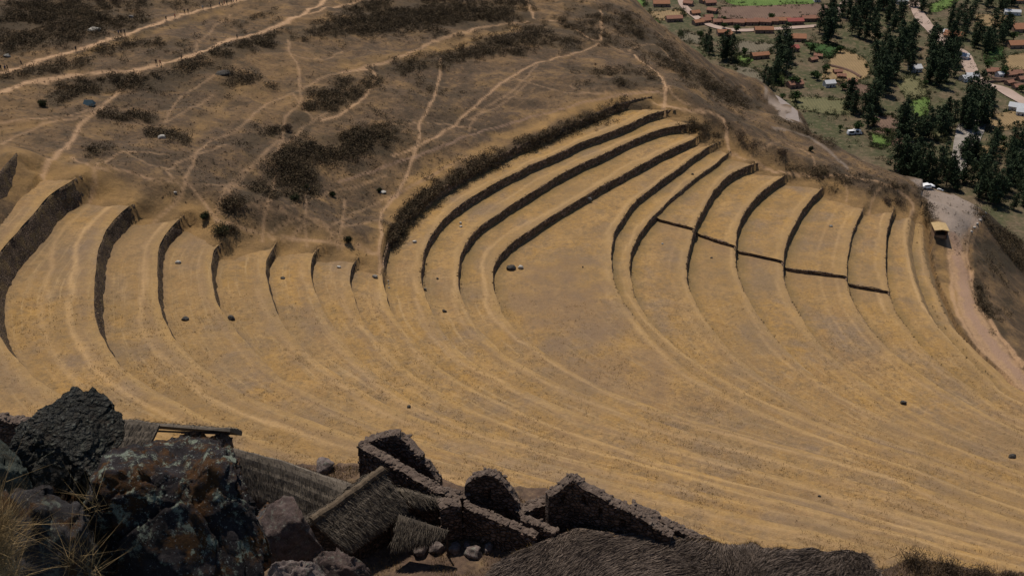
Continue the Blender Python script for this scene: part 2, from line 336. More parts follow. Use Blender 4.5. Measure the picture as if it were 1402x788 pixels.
for i,c in enumerate(CUR):
    P,N=c['P'],c['N']; n=len(P); key=c['name']; zt=np.full(n,c['z'],float)
    if c['nf']: zt[:c['nf']]+=CX
    zb=np.full(n,znext(i),float)
    if i+1<len(CV) and KEYS[i+1] in SPL: zb[:SPL[KEYS[i+1]]+1]+=CX
    dr,_=droop(P); lowP=sstep(235,200,P[:,1]); zt=zt-dr+.05-.14*lowP; h=zt-zb; bt=batter(i)
    K=max(5,int(np.max(h)/.5)); rows=[]
    rows.append(np.c_[P-N*.5,zt-.25])
    for k in range(K+1):
        f=k/K; X=P+N*(bt*f)
        d=(vnoise(np.c_[P,np.full(n,f*3.)],.9,i,3)*.28)*(1 if 0<k<K else .5)
        X=X+N*d[:,None]; rows.append(np.c_[X,zt+(zb-(.4 if i<19 else 1.2)-zt)*f+ (vnoise(P,.8,i+2,2)*.13*(1-lowP) if k==0 else 0)])
    V=np.stack(rows,1).reshape(-1,3)
    GV.append(V); GF.append(gridfaces(n,K+2)+off); off+=len(V)
    o=meshobj('terrace_wall',V,gridfaces(n,K+2),M['bank'] if i>18 else M['wall_grass' if i<8 else 'wall_brown'],smooth=True)
    tag(o,LBL[key],'terrace wall','retaining walls of the curved terraces')
ORD=['first and leftmost','second','third','fourth','fifth and rightmost']
for q,key in enumerate(['C3','C4','C5','C6','C7']):
    i=KEYS.index(key); a,b=CUR[i-1],CUR[i]; A=a['P'][SPL[key]]+a['N'][SPL[key]]*.1; B=b['P'][b['nf']-1]
    m=30; s=np.linspace(0,1,m); X=A+(B-A)*s[:,None]; d=(B-A)/np.linalg.norm(B-A); nn=np.array([d[1],-d[0]]); 
    if nn[1]>0: nn=-nn
    X=X+nn*(vnoise(X,.35,q,2)*.45*np.sin(s*np.pi))[:,None]
    rows=[]; zt=b['z']+CX+.03; tp=zt-np.clip((s-.75)*4,0,1)*.45
    for (o_,zz) in ((-.7,tp-.12),(-.35,tp+.04),(0,tp+.02),(.03,tp-.35),(.06,tp-.8),(.1,np.full(m,b['z']-.4))):
        rows.append(np.c_[X+nn*o_,zz+vnoise(X,.9,q,2)*.08])
    o=meshobj('cross_wall',np.stack(rows,1).reshape(-1,3),gridfaces(m,6),M['wall_brown'],smooth=False)
    tag(o,'low dark cross wall over a terrace, '+ORD[q]+' of the staggered five','terrace wall','short staggered cross walls')
# ---------------- hillside, one height field round the terraces ----------------
HC=[]
ZO=[-420,-150.2,-150,-148,-145,-142.3,-139.8,-136.6,-133.6,-130.8,-128,-125,-121.8,-118.6,-115.4,-111.5,-108.5,-106,-103.5,-100.5,-97,-91.5,-83,-76]
ZN=[-415.4,-145.6,-145.4,-143.4,-141.2,-139.5,-137.8,-135.2,-132.5,-129.8,-127.3,-125,-122.6,-120.1,-117.6,-114.8,-112.6,-110.2,-107.6,-104.5,-101.4,-97.3,-91.7,-86]
def zmap(z): return float(np.interp(z,ZO,ZN))
def hc(px,py,z): z=zmap(z); HC.append([*unp(px,py,z),z,1.])
for i,c in enumerate(CUR):
    zb=znext(i); 
    for j in range(10,len(c['P']),16): HC.append([*(c['P'][j]+c['N'][j]*3),zb-.6,0.])
    t0=c['P'][0]-c['P'][3]; t0/=np.linalg.norm(t0); zt0=c['z']+(CX if c['nf'] else 0)
    HC.append([*(c['P'][0]+t0*2.5),zt0+.4,.6]); HC.append([*(c['P'][0]+t0*8),zt0+1.6,1.]) if i not in (0,) else None
    if i+1<len(CV) and c['name']!='A7':
        m0=(c['P'][0]+c['N'][0]*batter(i))*.5+CUR[i+1]['P'][0]*.5; HC.append([*(m0+t0*2.5),zb+(CX if CUR[i+1]['nf'] else 0)+.5,.5])
    HC.append([*(c['P'][-1]),zb-1.6,0.])
for j in range(0,150,9):
    c=CUR[8]; q=c['P'][j]
    if q[1]<200: break
    HC.append([*(q-c['N'][j]*1.),-114.9,.5]); HC.append([*(q-c['N'][j]*7),-114.2,.8])
L=CUR[-1]['P']+CUR[-1]['N']*batter(20)
for px,py,z in [(0,0,-91),(0,-80,-96),(-150,0,-86),(-150,120,-82),(0,60,-90),(0,100,-88.5),(0,150,-86),(-20,190,-82),(40,190,-84),(60,215,-83.3),(95,225,-84.5),(130,230,-87),(150,240,-89.5),(185,250,-91.8),
 (215,265,-93.6),(240,272,-95.3),(270,278,-97),(290,300,-98.8),(315,318,-100.3),(345,318,-101.6),(380,312,-103),(415,318,-104.6),(445,322,-105.7),(470,335,-107.2),(500,343,-108.6),(515,352,-109.6),
 (100,150,-88),(200,200,-92),(170,45,-94),(250,80,-95),(350,0,-101),(350,-80,-104),(300,130,-97),(380,200,-99.5),(330,260,-98.4),(400,260,-102.5),(450,120,-102),(450,230,-103.5),(520,300,-108),(500,60,-104),(560,200,-107),(600,-80,-110),(600,100,-107),(600,30,-108),(700,0,-113),(700,-80,-117),(750,80,-111.5),(700,150,-109.5),(640,210,-109.8),(540,290,-109.6),
 (780,130,-111),(820,-60,-121),(830,20,-118),(850,60,-116.5),(870,100,-114.5),(890,122,-112.5),(910,135,-113.6),(940,142,-116),(970,160,-119),(993,175,-122),(1000,190,-124.5),(1020,205,-127),(1050,222,-129.3),(1080,230,-131.2),(1130,245,-134),(1185,262,-138),(1225,270,-141),(1250,270,-144)]: hc(px,py,z)
for px,py,z in [(945,120,-118),(1000,150,-125),(1040,180,-129),(1080,205,-132),(1130,225,-135),(1180,240,-138.5)]: hc(px,py,z)
# bench of the road bend beyond the ridge
for px,py in [(1040,118),(1075,128),(1105,150),(1100,172),(1060,175),(1048,150)]: hc(px,py,-178.5)
for px,py,z in [(1118,178,-172),(1140,200,-172)]: hc(px,py,z)
SIL=[(820,-30,-120),(850,5,-118.5),(880,40,-119),(930,85,-122.5),(985,118,-127),(1040,152,-131.5),(1090,176,-135),(1145,202,-139),(1200,232,-142.5),(1238,249,-145.5),(1268,253,-148),(1300,264,-149.5),(1343,285,-150.5)]
SP=np.array([[*unp(a,b,zmap(c)),zmap(c)] for a,b,c in SIL]); tt=np.gradient(SP[:,:2],axis=0); tt/=np.linalg.norm(tt,axis=1)[:,None]; NN=np.stack([-tt[:,1],tt[:,0]],1)
for k,(s,n_) in enumerate(zip(SP,NN)):
    HC.append([*s,1.])
    for dd,dz in ((14,9),(45,36),(100,88),(170,165),(300,300)):
        if 4<=k<=6 and dd<150: continue
        q=s[:2]+n_*dd; HC.append([*q,s[2]-dz,1.])
for px,py in [(1290,262),(1270,280),(1300,300),(1330,300),(1310,330),(1323,350),(1300,360),(1333,400),(1315,400),(1350,433),(1374,470),(1345,460),(1402,508),(1375,505),(1500,620),(1450,600),(1650,760)]: hc(px,py,-150.2)
for px,py,z in [(1346,300,-156),(1342,345,-156),(1352,395,-155),(1372,430,-156),(1402,470,-156),(1372,330,-164),(1402,330,-172),(1402,380,-167),(1402,420,-162),(1450,350,-182),(1450,450,-172),(1550,450,-190),(1550,560,-175)]: hc(px,py,z)
for px,py,z,dd in [(1402,318,-174,40),(1402,318,-174,130),(1500,340,-195,40),(1500,340,-195,130),(1650,400,-220,60)]:
    z=zmap(z); q=unp(px,py,z); HC.append([q[0]+dd*.5,q[1]+dd*.85,z-dd*.95,1.])
for j in range(0,len(CUR[0]['P']),14):
    c=CUR[0]; HC.append([*(c['P'][j]-c['N'][j]*1.5),-86.3,0.]); HC.append([*(c['P'][j]-c['N'][j]*25),-82,0.5])
HC=np.array(HC)
def tps(C,vals,lam=.5):
    n=len(C); d=np.linalg.norm(C[:,None]-C[None],axis=2)/100; K=-d+np.eye(n)*lam*.01
    P=np.c_[np.ones(n),C/100]; A=np.zeros((n+3,n+3)); A[:n,:n]=K; A[:n,n:]=P; A[n:,:n]=P.T
    return np.linalg.solve(A,np.r_[vals,np.zeros((3,vals.shape[1]))])
WT=tps(HC[:,:2],HC[:,2:4])
def teval(X):
    out=np.empty((len(X),2))
    for a in range(0,len(X),20000):
        x=X[a:a+20000]; d=np.linalg.norm(x[:,None]-HC[None,:,:2],axis=2)/100; K=-d
        out[a:a+20000]=K@WT[:-3]+np.c_[np.ones(len(x)),x/100]@WT[-3:]
    return out
AZ=np.radians(np.linspace(-34,37,820)); 
RR=np.r_[np.linspace(70,170,60),np.linspace(172,470,330),np.linspace(474,900,60)]
ca=np.radians(np.linspace(-35,38,250)); cr=np.r_[np.linspace(66,480,280),np.linspace(484,905,60)]
CG=np.stack([np.outer(cr,np.sin(ca)),np.outer(cr,np.cos(ca))],2).reshape(-1,2)
CGv=teval(CG).reshape(len(cr),len(ca),2)
for _ in range(3):
    CGv[1:-1]=.25*CGv[:-2]+.5*CGv[1:-1]+.25*CGv[2:]; CGv[:,1:-1]=.25*CGv[:,:-2]+.5*CGv[:,1:-1]+.25*CGv[:,2:]
def interp(X):
    r=np.hypot(X[:,0],X[:,1]); a=np.arctan2(X[:,0],X[:,1])
    ri=np.clip(np.interp(r,cr,np.arange(len(cr))),0,len(cr)-1.001); ai=np.clip(np.interp(a,ca,np.arange(len(ca))),0,len(ca)-1.001)
    i=ri.astype(int); j=ai.astype(int); f=(ri-i)[:,None]; g=(ai-j)[:,None]
    return CGv[i,j]*(1-f)*(1-g)+CGv[i+1,j]*f*(1-g)+CGv[i,j+1]*(1-f)*g+CGv[i+1,j+1]*f*g
TX=np.stack([np.outer(RR,np.sin(AZ)),np.outer(RR,np.cos(AZ))],2).reshape(-1,2)
tv=interp(TX); msk=sstep(.25,1.,tv[:,1])
flat=inpoly(TX,np.array([unp(a,b,-145.6) for a,b in [(1255,300),(1262,245),(1300,258),(1348,282),(1335,310),(1330,345),(1338,400),(1352,430),(1405,506),(1660,790),(1402,600),(1300,460),(1262,380)]]))
msk=msk*np.where(flat,.08,1)
TZ=tv[:,0]+msk*(vnoise(TX,.022,1,4)*2.6+vnoise(TX,.13,2,4)*1.1+np.abs(vnoise(TX,.05,5,3))*-1.2+.5)
TZ=np.maximum(TZ,-420)
# keep the slope just under every terrace, letting it lap over their upper ends
TB=BVHTree.FromPolygons(np.vstack(GV).tolist(),np.vstack(GF).tolist())
def startline(cs,zs):
    Q=[]
    for (c,nx) in cs:
        i=CUR.index(c); za=c['z']+(CX if c['nf'] else 0); p=c['P'][0]; q=nx
        pb=p+c['N'][0]*batter(i)
        zn=znext(i)+(CX if i+1<len(CV) and CUR[i+1]['nf'] else 0)
        for t in (0,.5): Q.append([*(p+(pb-p)*t),za+(zn-za)*t])
        for t in (0,.25,.5,.75,.97): Q.append([*(pb+(q-pb)*t),zn])
    return np.array(Q)
s7=unp(522,368,Z['B1'])
SL=startline([(CUR[i],(CUR[i+1]['P'][0] if i<7 else s7)) for i in range(0,8)],0); SL2=startline([(CUR[i],CUR[i+1]['P'][0]) for i in range(8,20)],0)
dn=Vector((0,0,-1)); SLL=np.vstack([SL,SL2]); dS=np.minimum(distpoly(TX,SL[:,:2]),distpoly(TX,SL2[:,:2]))
isin=np.zeros(len(TX),bool); wn0=vnoise(TX,.35,6,3)
for k in np.where((TX[:,0]>-95)&(TX[:,0]<220)&(TX[:,1]>50)&(TX[:,1]<310))[0]:
    h=TB.ray_cast(Vector((TX[k,0],TX[k,1],0)),dn,400)[0]
    if h is not None:
        isin[k]=True; TZ[k]=min(TZ[k],h.z-.7+max(0.,5.-dS[k])*.25)
        if dS[k]<5.5: TZ[k]=max(TZ[k],h.z+.45-.2*dS[k]+.25*wn0[k])
q=np.where((~isin)&(dS<18))[0]; dd=np.linalg.norm(TX[q][:,None]-SLL[None,:,:2],axis=2); w=1/(dd**3+.3); zl=(w*SLL[:,2]).sum(1)/w.sum(1)
zt_=zl+.12+.10*dS[q]; f=sstep(18,5,dS[q]); TZ[q]=TZ[q]+np.maximum(0,zt_-TZ[q])*f-np.maximum(0,TZ[q]-zt_-.22*dS[q]-.3)*sstep(12,3,dS[q])
TV=np.c_[TX,TZ]; TF=gridfaces(len(RR),len(AZ))[:,::-1]
GV.append(TV); GF.append(TF+off); off+=len(TV)
BVH=BVHTree.FromPolygons(np.vstack(GV).tolist(),np.vstack(GF).tolist())
VZ=-340.
def hit(px,py,lo=True):
    r=ray(px,py); d=Vector(r).normalized(); h=BVH.ray_cast(Vector((0,0,0)),d,1400)
    if h[0] is not None and h[0].z>VZ: return np.array(h[0])
    return P3(px,py,VZ)
def ground(x,y):
    h=BVH.ray_cast(Vector((x,y,0)),Vector((0,0,-1)),600); return h[0].z if h[0] else VZ
# footpaths and roads, traced and laid on the slope
TR=[ # name,width(m),strength,attr,points
('path',2.4,1.,[(-30,108),(0,100),(33,90),(60,81),(110,68),(150,54),(200,38),(240,24),(270,15),(310,6),(350,-4)]),
('path',2.2,1.,[(-30,135),(0,127),(40,113),(90,105),(150,99),(195,94),(245,82),(290,65),(320,53),(365,42),(395,28),(420,18),(440,4),(455,-8)]),
('path',1.4,.9,[(425,19),(450,12),(480,5),(520,-4)]),
('path',1.2,.8,[(192,95),(165,122),(140,148),(115,165),(95,192),(75,212),(55,240)]),
('path',1.1,.7,[(0,167),(40,164),(85,160),(115,152),(140,145)]),('path',1.0,.6,[(0,197),(25,185),(60,170),(110,160),(135,150)]),
('path',.7,.6,[(395,55),(397,75),(408,90),(411,120),(410,142),(392,160),(388,185),(380,205),(377,240),(372,268),(362,300),(359,330)]),
('path',.8,.6,[(470,97),(440,108),(400,128),(360,148),(330,175),(280,200),(262,230),(247,268),(225,290)]),
('path',.7,.5,[(466,140),(430,165),(380,205),(340,230),(305,262),(295,300)]),
('path',.8,.7,[(100,215),(130,230),(175,235),(215,248),(260,252),(295,300)]),
('path',.7,.6,[(133,232),(150,218),(172,208),(230,212)]),('path',.7,.6,[(133,232),(132,250),(125,262)]),
('path',.9,.75,[(295,300),(330,312),(365,322),(400,326),(450,332),(500,345),(520,352)]),
('path',.7,.6,[(250,255),(230,232),(265,215),(310,198)]),
('path',.8,.8,[(603,80),(600,110),(590,140),(574,170),(572,200),(545,262),(522,290),(520,320),(517,345),(520,375)]),
('path',.9,.8,[(822,60),(790,72),(740,85),(700,105),(665,132),(630,165),(600,185),(574,200),(540,215)]),
('path',.6,.6,[(515,170),(560,170),(600,168),(650,178)]),
('path',1.,.8,[(466,100),(515,97),(500,130),(466,155),(440,165)]),
('path',.7,.5,[(300,290),(350,283),(410,298),(450,310),(520,275),(545,262)]),('path',.6,.5,[(372,290),(420,275),(470,262),(530,240)]),
('path',.6,.6,[(475,275),(470,305),(465,340)]),('path',.6,.5,[(420,262),(418,300),(420,338)]),
('path',2.,.7,[(466,100),(530,85),(600,55),(660,38),(720,30)]),('path',1.4,.8,[(722,0),(727,12),(730,25)]),
('path',1.,.8,[(822,15),(825,35),(822,48),(825,60),(812,55),(795,45),(770,30),(752,28)]),
('path',1.3,1.,[(868,75),(885,90),(900,98),(911,115),(911,135),(908,150)]),
('path',1.3,.9,[(893,141),(912,145),(950,152),(985,158),(995,170),(996,190),(1000,205)]),
('path',1.,.8,[(1000,207),(1020,217),(1045,228),(1065,236),(1110,240),(1160,242),(1210,250),(1240,268),(1249,278),(1246,300),(1244,320)]),
('path',.8,.6,[(911,115),(930,135),(985,158)]),('path',.7,.5,[(911,128),(880,125),(850,130),(800,128),(780,118)]),
('path',.7,.6,[(1108,238),(1115,222),(1110,210),(1080,198)]),('path',.6,.5,[(1150,245),(1160,255),(1158,275)]),
('path',.8,.5,[(303,98),(280,112),(240,140),(225,168)]),('path',.7,.5,[(225,168),(260,150),(290,130)]),('path',.9,.5,[(388,185),(355,215),(330,245),(312,262)]),('path',.7,.5,[(418,300),(395,325),(372,328)]),
('path',.7,.5,[(365,322),(400,300),(440,300),(470,340)]),('path',.7,.5,[(450,332),(470,312),(520,300)]),('path',.8,.5,[(430,300),(470,325),(515,350)]),('path',.7,.45,[(260,252),(330,255),(400,262)]),('path',.6,.45,[(172,208),(200,225),(235,232)]),
('path',.8,.5,[(700,105),(740,118),(780,128),(830,128)]),('path',.7,.45,[(740,85),(700,125),(660,150),(640,180)]),('path',.6,.45,[(640,165),(690,140),(730,105)]),('path',.8,.5,[(395,75),(440,82),(470,70)]),('path',.8,.5,[(315,20),(275,55),(265,72)]),
('path',.7,.5,[(860,70),(900,62),(940,110)]),('path',.6,.5,[(830,60),(860,75),(868,75)]),('path',.6,.4,[(1030,215),(1060,195),(1080,198)]),('path',.7,.5,[(1210,250),(1195,275),(1190,300)]),('path',.8,.5,[(400,128),(410,142),(430,165)]),
('path',.9,.5,[(0,60),(40,45),(95,30),(115,20)]),('path',.8,.5,[(225,290),(212,300),(208,318)]),('path',.7,.6,[(125,262),(120,280)]),
('pink',.9,.7,[(466,250),(540,225),(600,203),(660,180),(740,158),(800,140),(850,132),(900,125)]),
('pink',1.0,.5,[(530,275),(560,255),(640,215)]),
('straw',9.,.9,[(520,330),(560,260),(640,215),(740,170),(830,140),(880,130)]),
('straw',6.,.8,[(0,255),(60,240),(80,215)]),('straw',5.,.6,[(60,215),(120,240),(170,255)]),
('straw',6.,.6,[(110,75),(200,48),(300,16)]),('straw',7.,.4,[(0,180),(60,170)]),('straw',12,.5,[(470,90),(560,75),(700,40)]),
('straw',8,.6,[(1290,430),(1350,500),(1402,540)]),('straw',6,.9,[(1285,340),(1295,380),(1310,430)]),
('straw',4,.5,[(250,300),(262,335)]),('straw',8,.4,[(330,110),(300,150),(250,190)]),
('road',13,.9,[(1268,262),(1290,275),(1305,285),(1315,292),(1320,288)]),('road',6,.7,[(1305,300),(1308,320)]),
('pink',3.2,1.,[(1308,325),(1313,350),(1318,375),(1322,400),(1328,425),(1345,455),(1365,480),(1385,503),(1410,528),(1500,610)]),
('path',1.2,.9,[(1347,285),(1336,300),(1328,315),(1322,340),(1327,370),(1333,400),(1345,425),(1368,462),(1402,500)]),
('path',1.6,.8,[(1298,330),(1302,380),(1312,430),(1340,475),(1370,503),(1402,535)]),
('road',6,1.,[(1048,128),(1062,140),(1072,152),(1078,165),(1088,160),(1070,138)]),
('road',2,.5,[(1060,175),(1085,180),(1120,195),(1160,230)]),
]
SCR=[ # scrub bands: width px, density, points
(16,1.,[(0,35),(80,30),(150,18)]),(14,1.,[(20,5),(120,0),(200,0)]),(14,.9,[(480,10),(600,0),(720,0)]),(16,1.,[(500,30),(620,28),(720,20)]),(13,.9,[(240,85),(320,70),(380,60)]),(10,.8,[(210,120),(300,118),(350,105)]),(12,.9,[(440,150),(500,120),(520,105)]),(14,1.,[(380,215),(440,200),(500,195)]),
(12,1.,[(400,270),(430,258)]),(10,.8,[(330,195),(420,175)]),(12,.9,[(720,45),(800,40),(840,60)]),(12,.8,[(890,60),(960,110),(1010,135)]),(10,.8,[(810,100),(900,110)]),(8,.8,[(1060,160),(1110,185)]),
(22,1.,[(0,20),(60,15),(120,12)]),(20,1.,[(0,60),(60,50),(130,38),(200,30)]),(10,.7,[(180,5),(320,0)]),
(11,.9,[(0,112),(60,98),(120,85)]),(10,.8,[(130,72),(180,62),(250,58)]),(8,.6,[(230,35),(275,28)]),(7,.5,[(300,40),(380,15)]),
(13,1.,[(75,135),(150,115),(240,105),(300,85),(370,55)]),(14,1.,[(370,50),(430,45),(480,30)]),
(20,1.,[(470,35),(540,15),(620,15),(700,15)]),(15,1.,[(480,45),(560,30),(690,35)]),
(12,1.,[(545,92),(580,88)]),(14,1.,[(600,85),(650,70),(700,58),(760,50),(790,60)]),(8,.8,[(640,75),(720,70)]),
(12,.9,[(405,165),(440,135),(480,110)]),(9,.8,[(300,100),(340,110)]),(6,.5,[(300,125),(400,120)]),
(20,1.,[(385,230),(430,215),(480,200),(530,190)]),(20,1.,[(390,250),(420,240)]),(16,.9,[(440,195),(540,180)]),
(9,1.,[(345,187),(375,182)]),(6,1.,[(395,183),(400,180)]),(8,.9,[(135,158),(180,160),(210,165)]),(8,1.,[(205,183),(235,185),(255,192)]),(8,.7,[(120,210),(150,200)]),
(11,.9,[(310,285),(350,262),(380,270)]),(6,1.,[(300,320),(320,315)]),
(11,1.,[(535,330),(548,310),(575,278),(610,252),(660,226),(720,200),(770,180),(830,158),(880,146)]),
(6,.8,[(520,355),(530,335),(560,285),(620,240)]),
(13,1.,[(845,108),(880,108)]),(7,.6,[(775,95),(800,98)]),
(13,.9,[(780,10),(830,25),(850,40)]),(16,1.,[(850,20),(880,50),(930,90),(980,120),(1030,145)]),(12,.8,[(870,60),(920,85)]),
(8,1.,[(940,170),(965,175)]),(5,.8,[(960,185),(990,187)]),
(9,.9,[(1090,175),(1130,190),(1145,200)]),(6,.6,[(1130,235),(1080,232)]),(6,.6,[(1100,240),(1190,245)]),
(24,1.35,[(1352,298),(1390,330)]),(22,1.3,[(1355,345),(1402,360)]),(9,1.1,[(1336,390),(1345,420),(1375,455)]),(10,.3,[(1370,400),(1402,440)]),
(7,1.,[(1258,262),(1268,280),(1275,300)]),(8,.6,[(1195,258),(1240,255)]),(4,.6,[(1125,250),(1150,262)]),
(7,.7,[(385,30),(300,75)]),(8,.4,[(560,130),(640,120)]),(6,.35,[(760,140),(860,90)]),
]
vis=(TX[:,1]>150)
px_,py_=proj(TV)
AT={k:np.zeros(len(TX)) for k in ('path','straw','road','pink','scrub')}
wn=vnoise(TX,.35,6,3); MAINP=[]
for (k,w,st,pts) in TR:
    w=w*(.62 if k in('path','pink') and w<2. else .8 if w<2.6 else 1)
    H=[hit(*p) for p in spline(pts,14,2)]; H=np.array([h for h in H if h[2]>-200])[:,:2]
    if k in('path','pink') and w<2: H=resamp(H,step=1.5); H=H+np.stack([vnoise(H,.12,9,3),vnoise(H,.12,4,3)],1)*.9
    lo=H.min(0)-w*2-3; hi=H.max(0)+w*2+3; q=np.where((TX[:,0]>lo[0])&(TX[:,0]<hi[0])&(TX[:,1]>lo[1])&(TX[:,1]<hi[1]))[0]
    if w>1.1 and st>.75 and k in('path','pink'): MAINP.append(H[::4] if len(H)>60 else H)
    d=distpoly(TX[q],H)+wn[q]*w*.45; soft=.55 if k!='straw' else .0
    st=st*(.8 if k=='path' and st<.75 else 1)
    v=sstep(w*.5+.38,w*.5*soft-.1,d)*st; AT[k][q]=np.maximum(AT[k][q],v)
AT['straw']=np.maximum(AT['straw'],sstep(9,1,dS+wn*3)*.75)
def zone(k,pts,st,soft=1.2):
    P=np.array([hit(*p)[:2] for p in pts]); d=distpoly(TX,np.vstack([P,P[:1]])); i_=inpoly(TX,P); sd=np.where(i_,d,-d)+wn*1.2
    AT[k]=np.maximum(AT[k],sstep(-soft*.5,soft,sd)*st)
zone('road',[(1262,256),(1282,262),(1300,266),(1322,274),(1343,287),(1336,300),(1327,314),(1318,326),(1300,322),(1290,305),(1278,296),(1270,284),(1266,272)],1.)
zone('path',[(1298,326),(1325,316),(1321,345),(1327,380),(1334,408),(1349,433),(1367,460),(1402,501),(1440,540),(1440,570),(1402,538),(1370,505),(1340,477),(1312,432),(1303,385),(1298,350)],.8)
sc=AT['scrub']; nz=vnoise(TX,.2,8,3)
for (w,dn,pts) in SCR:
    P=spline(np.array(pts,float),10,0); q=np.where((px_>P[:,0].min()-40)&(px_<P[:,0].max()+40)&(py_>P[:,1].min()-40)&(py_<P[:,1].max()+40))[0]
    d=distpoly(np.c_[px_[q],py_[q]],P)+nz[q]*w*.8; sc[q]=np.maximum(sc[q],sstep(w*1.1,w*.4,d)*dn)
nb=vnoise(TX,.045,12,4)*.5+vnoise(TX,.16,15,3)*.5; AT['scrub']=np.maximum(AT['scrub'],sstep(.0,.35,nb)*.6*msk)
ter=meshobj('hillside',TV,TF,M['hill'],smooth=True); tag(ter,kind='structure')
for k in AT: setattr_(ter,k,AT[k])
# ---------------- valley floor ----------------
def mat_valley():
    m,n,b=newmat('valley farmland'); p=pos(n)
    c=ramp(n,tex(n,.018,6,.7,p),[(.3,(.055,.052,.03)),(.45,(.13,.095,.06)),(.58,(.05,.06,.025)),(.72,(.18,.12,.08))])
    c=mix(n,ramp(n,tex(n,.05,7,.75,p),[(.42,0.),(.6,.75)]),c,(.045,.05,.024))
    c=mix(n,ramp(n,tex(n,.25,6,.8,p),[(.5,0.),(.65,.5)]),c,(.26,.19,.13))
    setc(n,b,c); return m
def mat_field(name,a,b_,row=.35):
    m,n,b=newmat(name); p=pos(n); c=ramp(n,tex(n,.06,5,.7,p),[(.3,a),(.7,b_)])
    w=n.nodes.new('ShaderNodeTexWave'); w.inputs['Scale'].default_value=.12; w.inputs['Distortion'].default_value=3; n.links.new(p,w.inputs['Vector'])
    c=mix(n,math_(n,'MULTIPLY',w.outputs[0],row),c,tuple(x*.6 for x in a)); setc(n,b,c); return m
gx=np.linspace(-900,2600,60); gy=np.linspace(250,6000,90); G=np.stack(np.meshgrid(gx,gy,indexing='ij'),2).reshape(-1,2)
o=meshobj('valley_ground',np.c_[G,np.full(len(G),VZ)],gridfaces(60,90),mat_valley()); tag(o,kind='structure')
def zz3(x,y): return (932+x/2.983,y/2.983)
def zz2(x,y): return (466+x/2.983,y/2.983)
FM={'green':mat_field('green crop',(.085,.145,.035),(.13,.19,.05)),'dkgreen':mat_field('dark green crop',(.03,.07,.02),(.055,.10,.03)),'plough':mat_field('ploughed soil',(.13,.085,.065),(.19,.125,.09)),
 'tan':mat_field('stubble',(.21,.15,.08),(.30,.21,.11)),'olive':mat_field('olive pasture',(.11,.11,.055),(.17,.155,.08)),'grey':mat_field('fallow grey soil',(.12,.105,.075),(.17,.145,.10))}
FIELDS=[('green',zz3,[(190,-60),(530,-60),(530,14),(430,20),(330,28),(190,12)]),('plough',zz3,[(155,30),(350,24),(590,20),(590,60),(480,78),(400,85),(250,80),(155,72)]),
('dkgreen',zz3,[(500,170),(560,180),(650,188),(622,238),(560,222)]),('tan',zz3,[(640,195),(700,215),(765,250),(775,310),(715,335),(600,340),(585,280)]),
('olive',zz3,[(450,398),(580,400),(680,408),(672,470),(560,462),(470,440)]),('olive',zz3,[(870,330),(950,310),(1010,380),(940,420)]),('green',zz3,[(935,395),(1012,398),(1004,470),(972,492),(940,460)]),
('green',zz3,[(770,540),(850,568),(830,605),(778,590)]),('grey',zz3,[(220,168),(372,178),(366,222),(232,215)]),('grey',zz3,[(218,262),(330,300),(322,352),(245,335)]),('green',zz3,[(222,225),(292,240),(262,268),(225,255)]),
('green',zz3,[(1010,20),(1130,-10),(1110,28),(1020,52)]),('dkgreen',zz3,[(1250,205),(1310,190),(1312,240),(1240,248)]),('tan',zz3,[(1320,230),(1440,215),(1440,300),(1325,285)]),
('tan',zz3,[(1250,475),(1420,448),(1400,520),(1258,535)]),('plough',zz3,[(780,462),(880,480),(862,540),(790,532)]),('dkgreen',zz2,[(1170,90),(1240,80),(1330,135),(1290,150),(1230,140)]),
('green',zz2,[(1150,-20),(1220,-20),(1250,22),(1180,28)]),('green',zz2,[(1240,60),(1280,80),(1300,98),(1240,78)]),('tan',zz2,[(1260,50),(1400,40),(1400,70),(1300,85)]),('grey',zz3,[(0,130),(90,150),(90,180),(0,170)]),
('tan',zz3,[(1215,60),(1360,70),(1340,110),(1210,100)]),('plough',zz3,[(640,340),(780,350),(780,395),(700,385)]),('green',zz3,[(380,300),(420,310),(410,350),(375,345)]),('tan',zz3,[(1230,600),(1330,590),(1300,640),(1235,650)]),
('plough',zz3,[(860,550),(985,590),(960,625),(870,600)]),('olive',zz3,[(1020,490),(1090,530),(1080,580),(1040,570)]),('tan',zz3,[(1180,640),(1250,640),(1200,700)]),('green',zz3,[(1370,640),(1440,640),(1440,700),(1380,690)])]
for k,(mn,fn,pts) in enumerate(FIELDS):
    Q=[unp(*fn(*p),VZ) for p in pts]; Q=spline(np.array(Q+[Q[0]]),6,0)[:-1]; Q=Q+np.stack([vnoise(Q,.03,k,3),vnoise(Q,.03,k+5,3)],1)*4
    c=Q.mean(0); V=[(c[0],c[1],VZ+.5+.004*k)]+[(x,y,VZ+.3+.004*k) for x,y in Q]; n_=len(Q)
    o=meshobj('field',V,[(0,1+j,1+(j+1)%n_) for j in range(n_)],FM[mn]); tag(o,kind='structure')
def strip(name,pts,w,mat,z,zn=.3,fn=lambda a,b:(a,b)):
    P=spline(np.array([unp(*fn(*p),z) for p in pts]),5,1); t=np.gradient(P,axis=0); t/=np.linalg.norm(t,axis=1)[:,None]; N=np.stack([-t[:,1],t[:,0]],1)
    ww=w*.5*(1+.15*vnoise(P,.05,3,2))[:,None]; V=np.stack([np.c_[P-N*ww,np.full(len(P),z+zn)],np.c_[P,np.full(len(P),z+zn+.03)],np.c_[P+N*ww,np.full(len(P),z+zn)]],1).reshape(-1,3)
    return tag(meshobj(name,V,gridfaces(len(P),3),mat),kind='structure')
MR=mat_noise('pale valley road',[(.30,.22,.18),(.42,.33,.28)],.05,0)
strip('road',[(0,0),(15,30),(60,70),(120,105),(210,125),(300,125),(420,118),(560,108)],9,MR,VZ,.8,zz3)
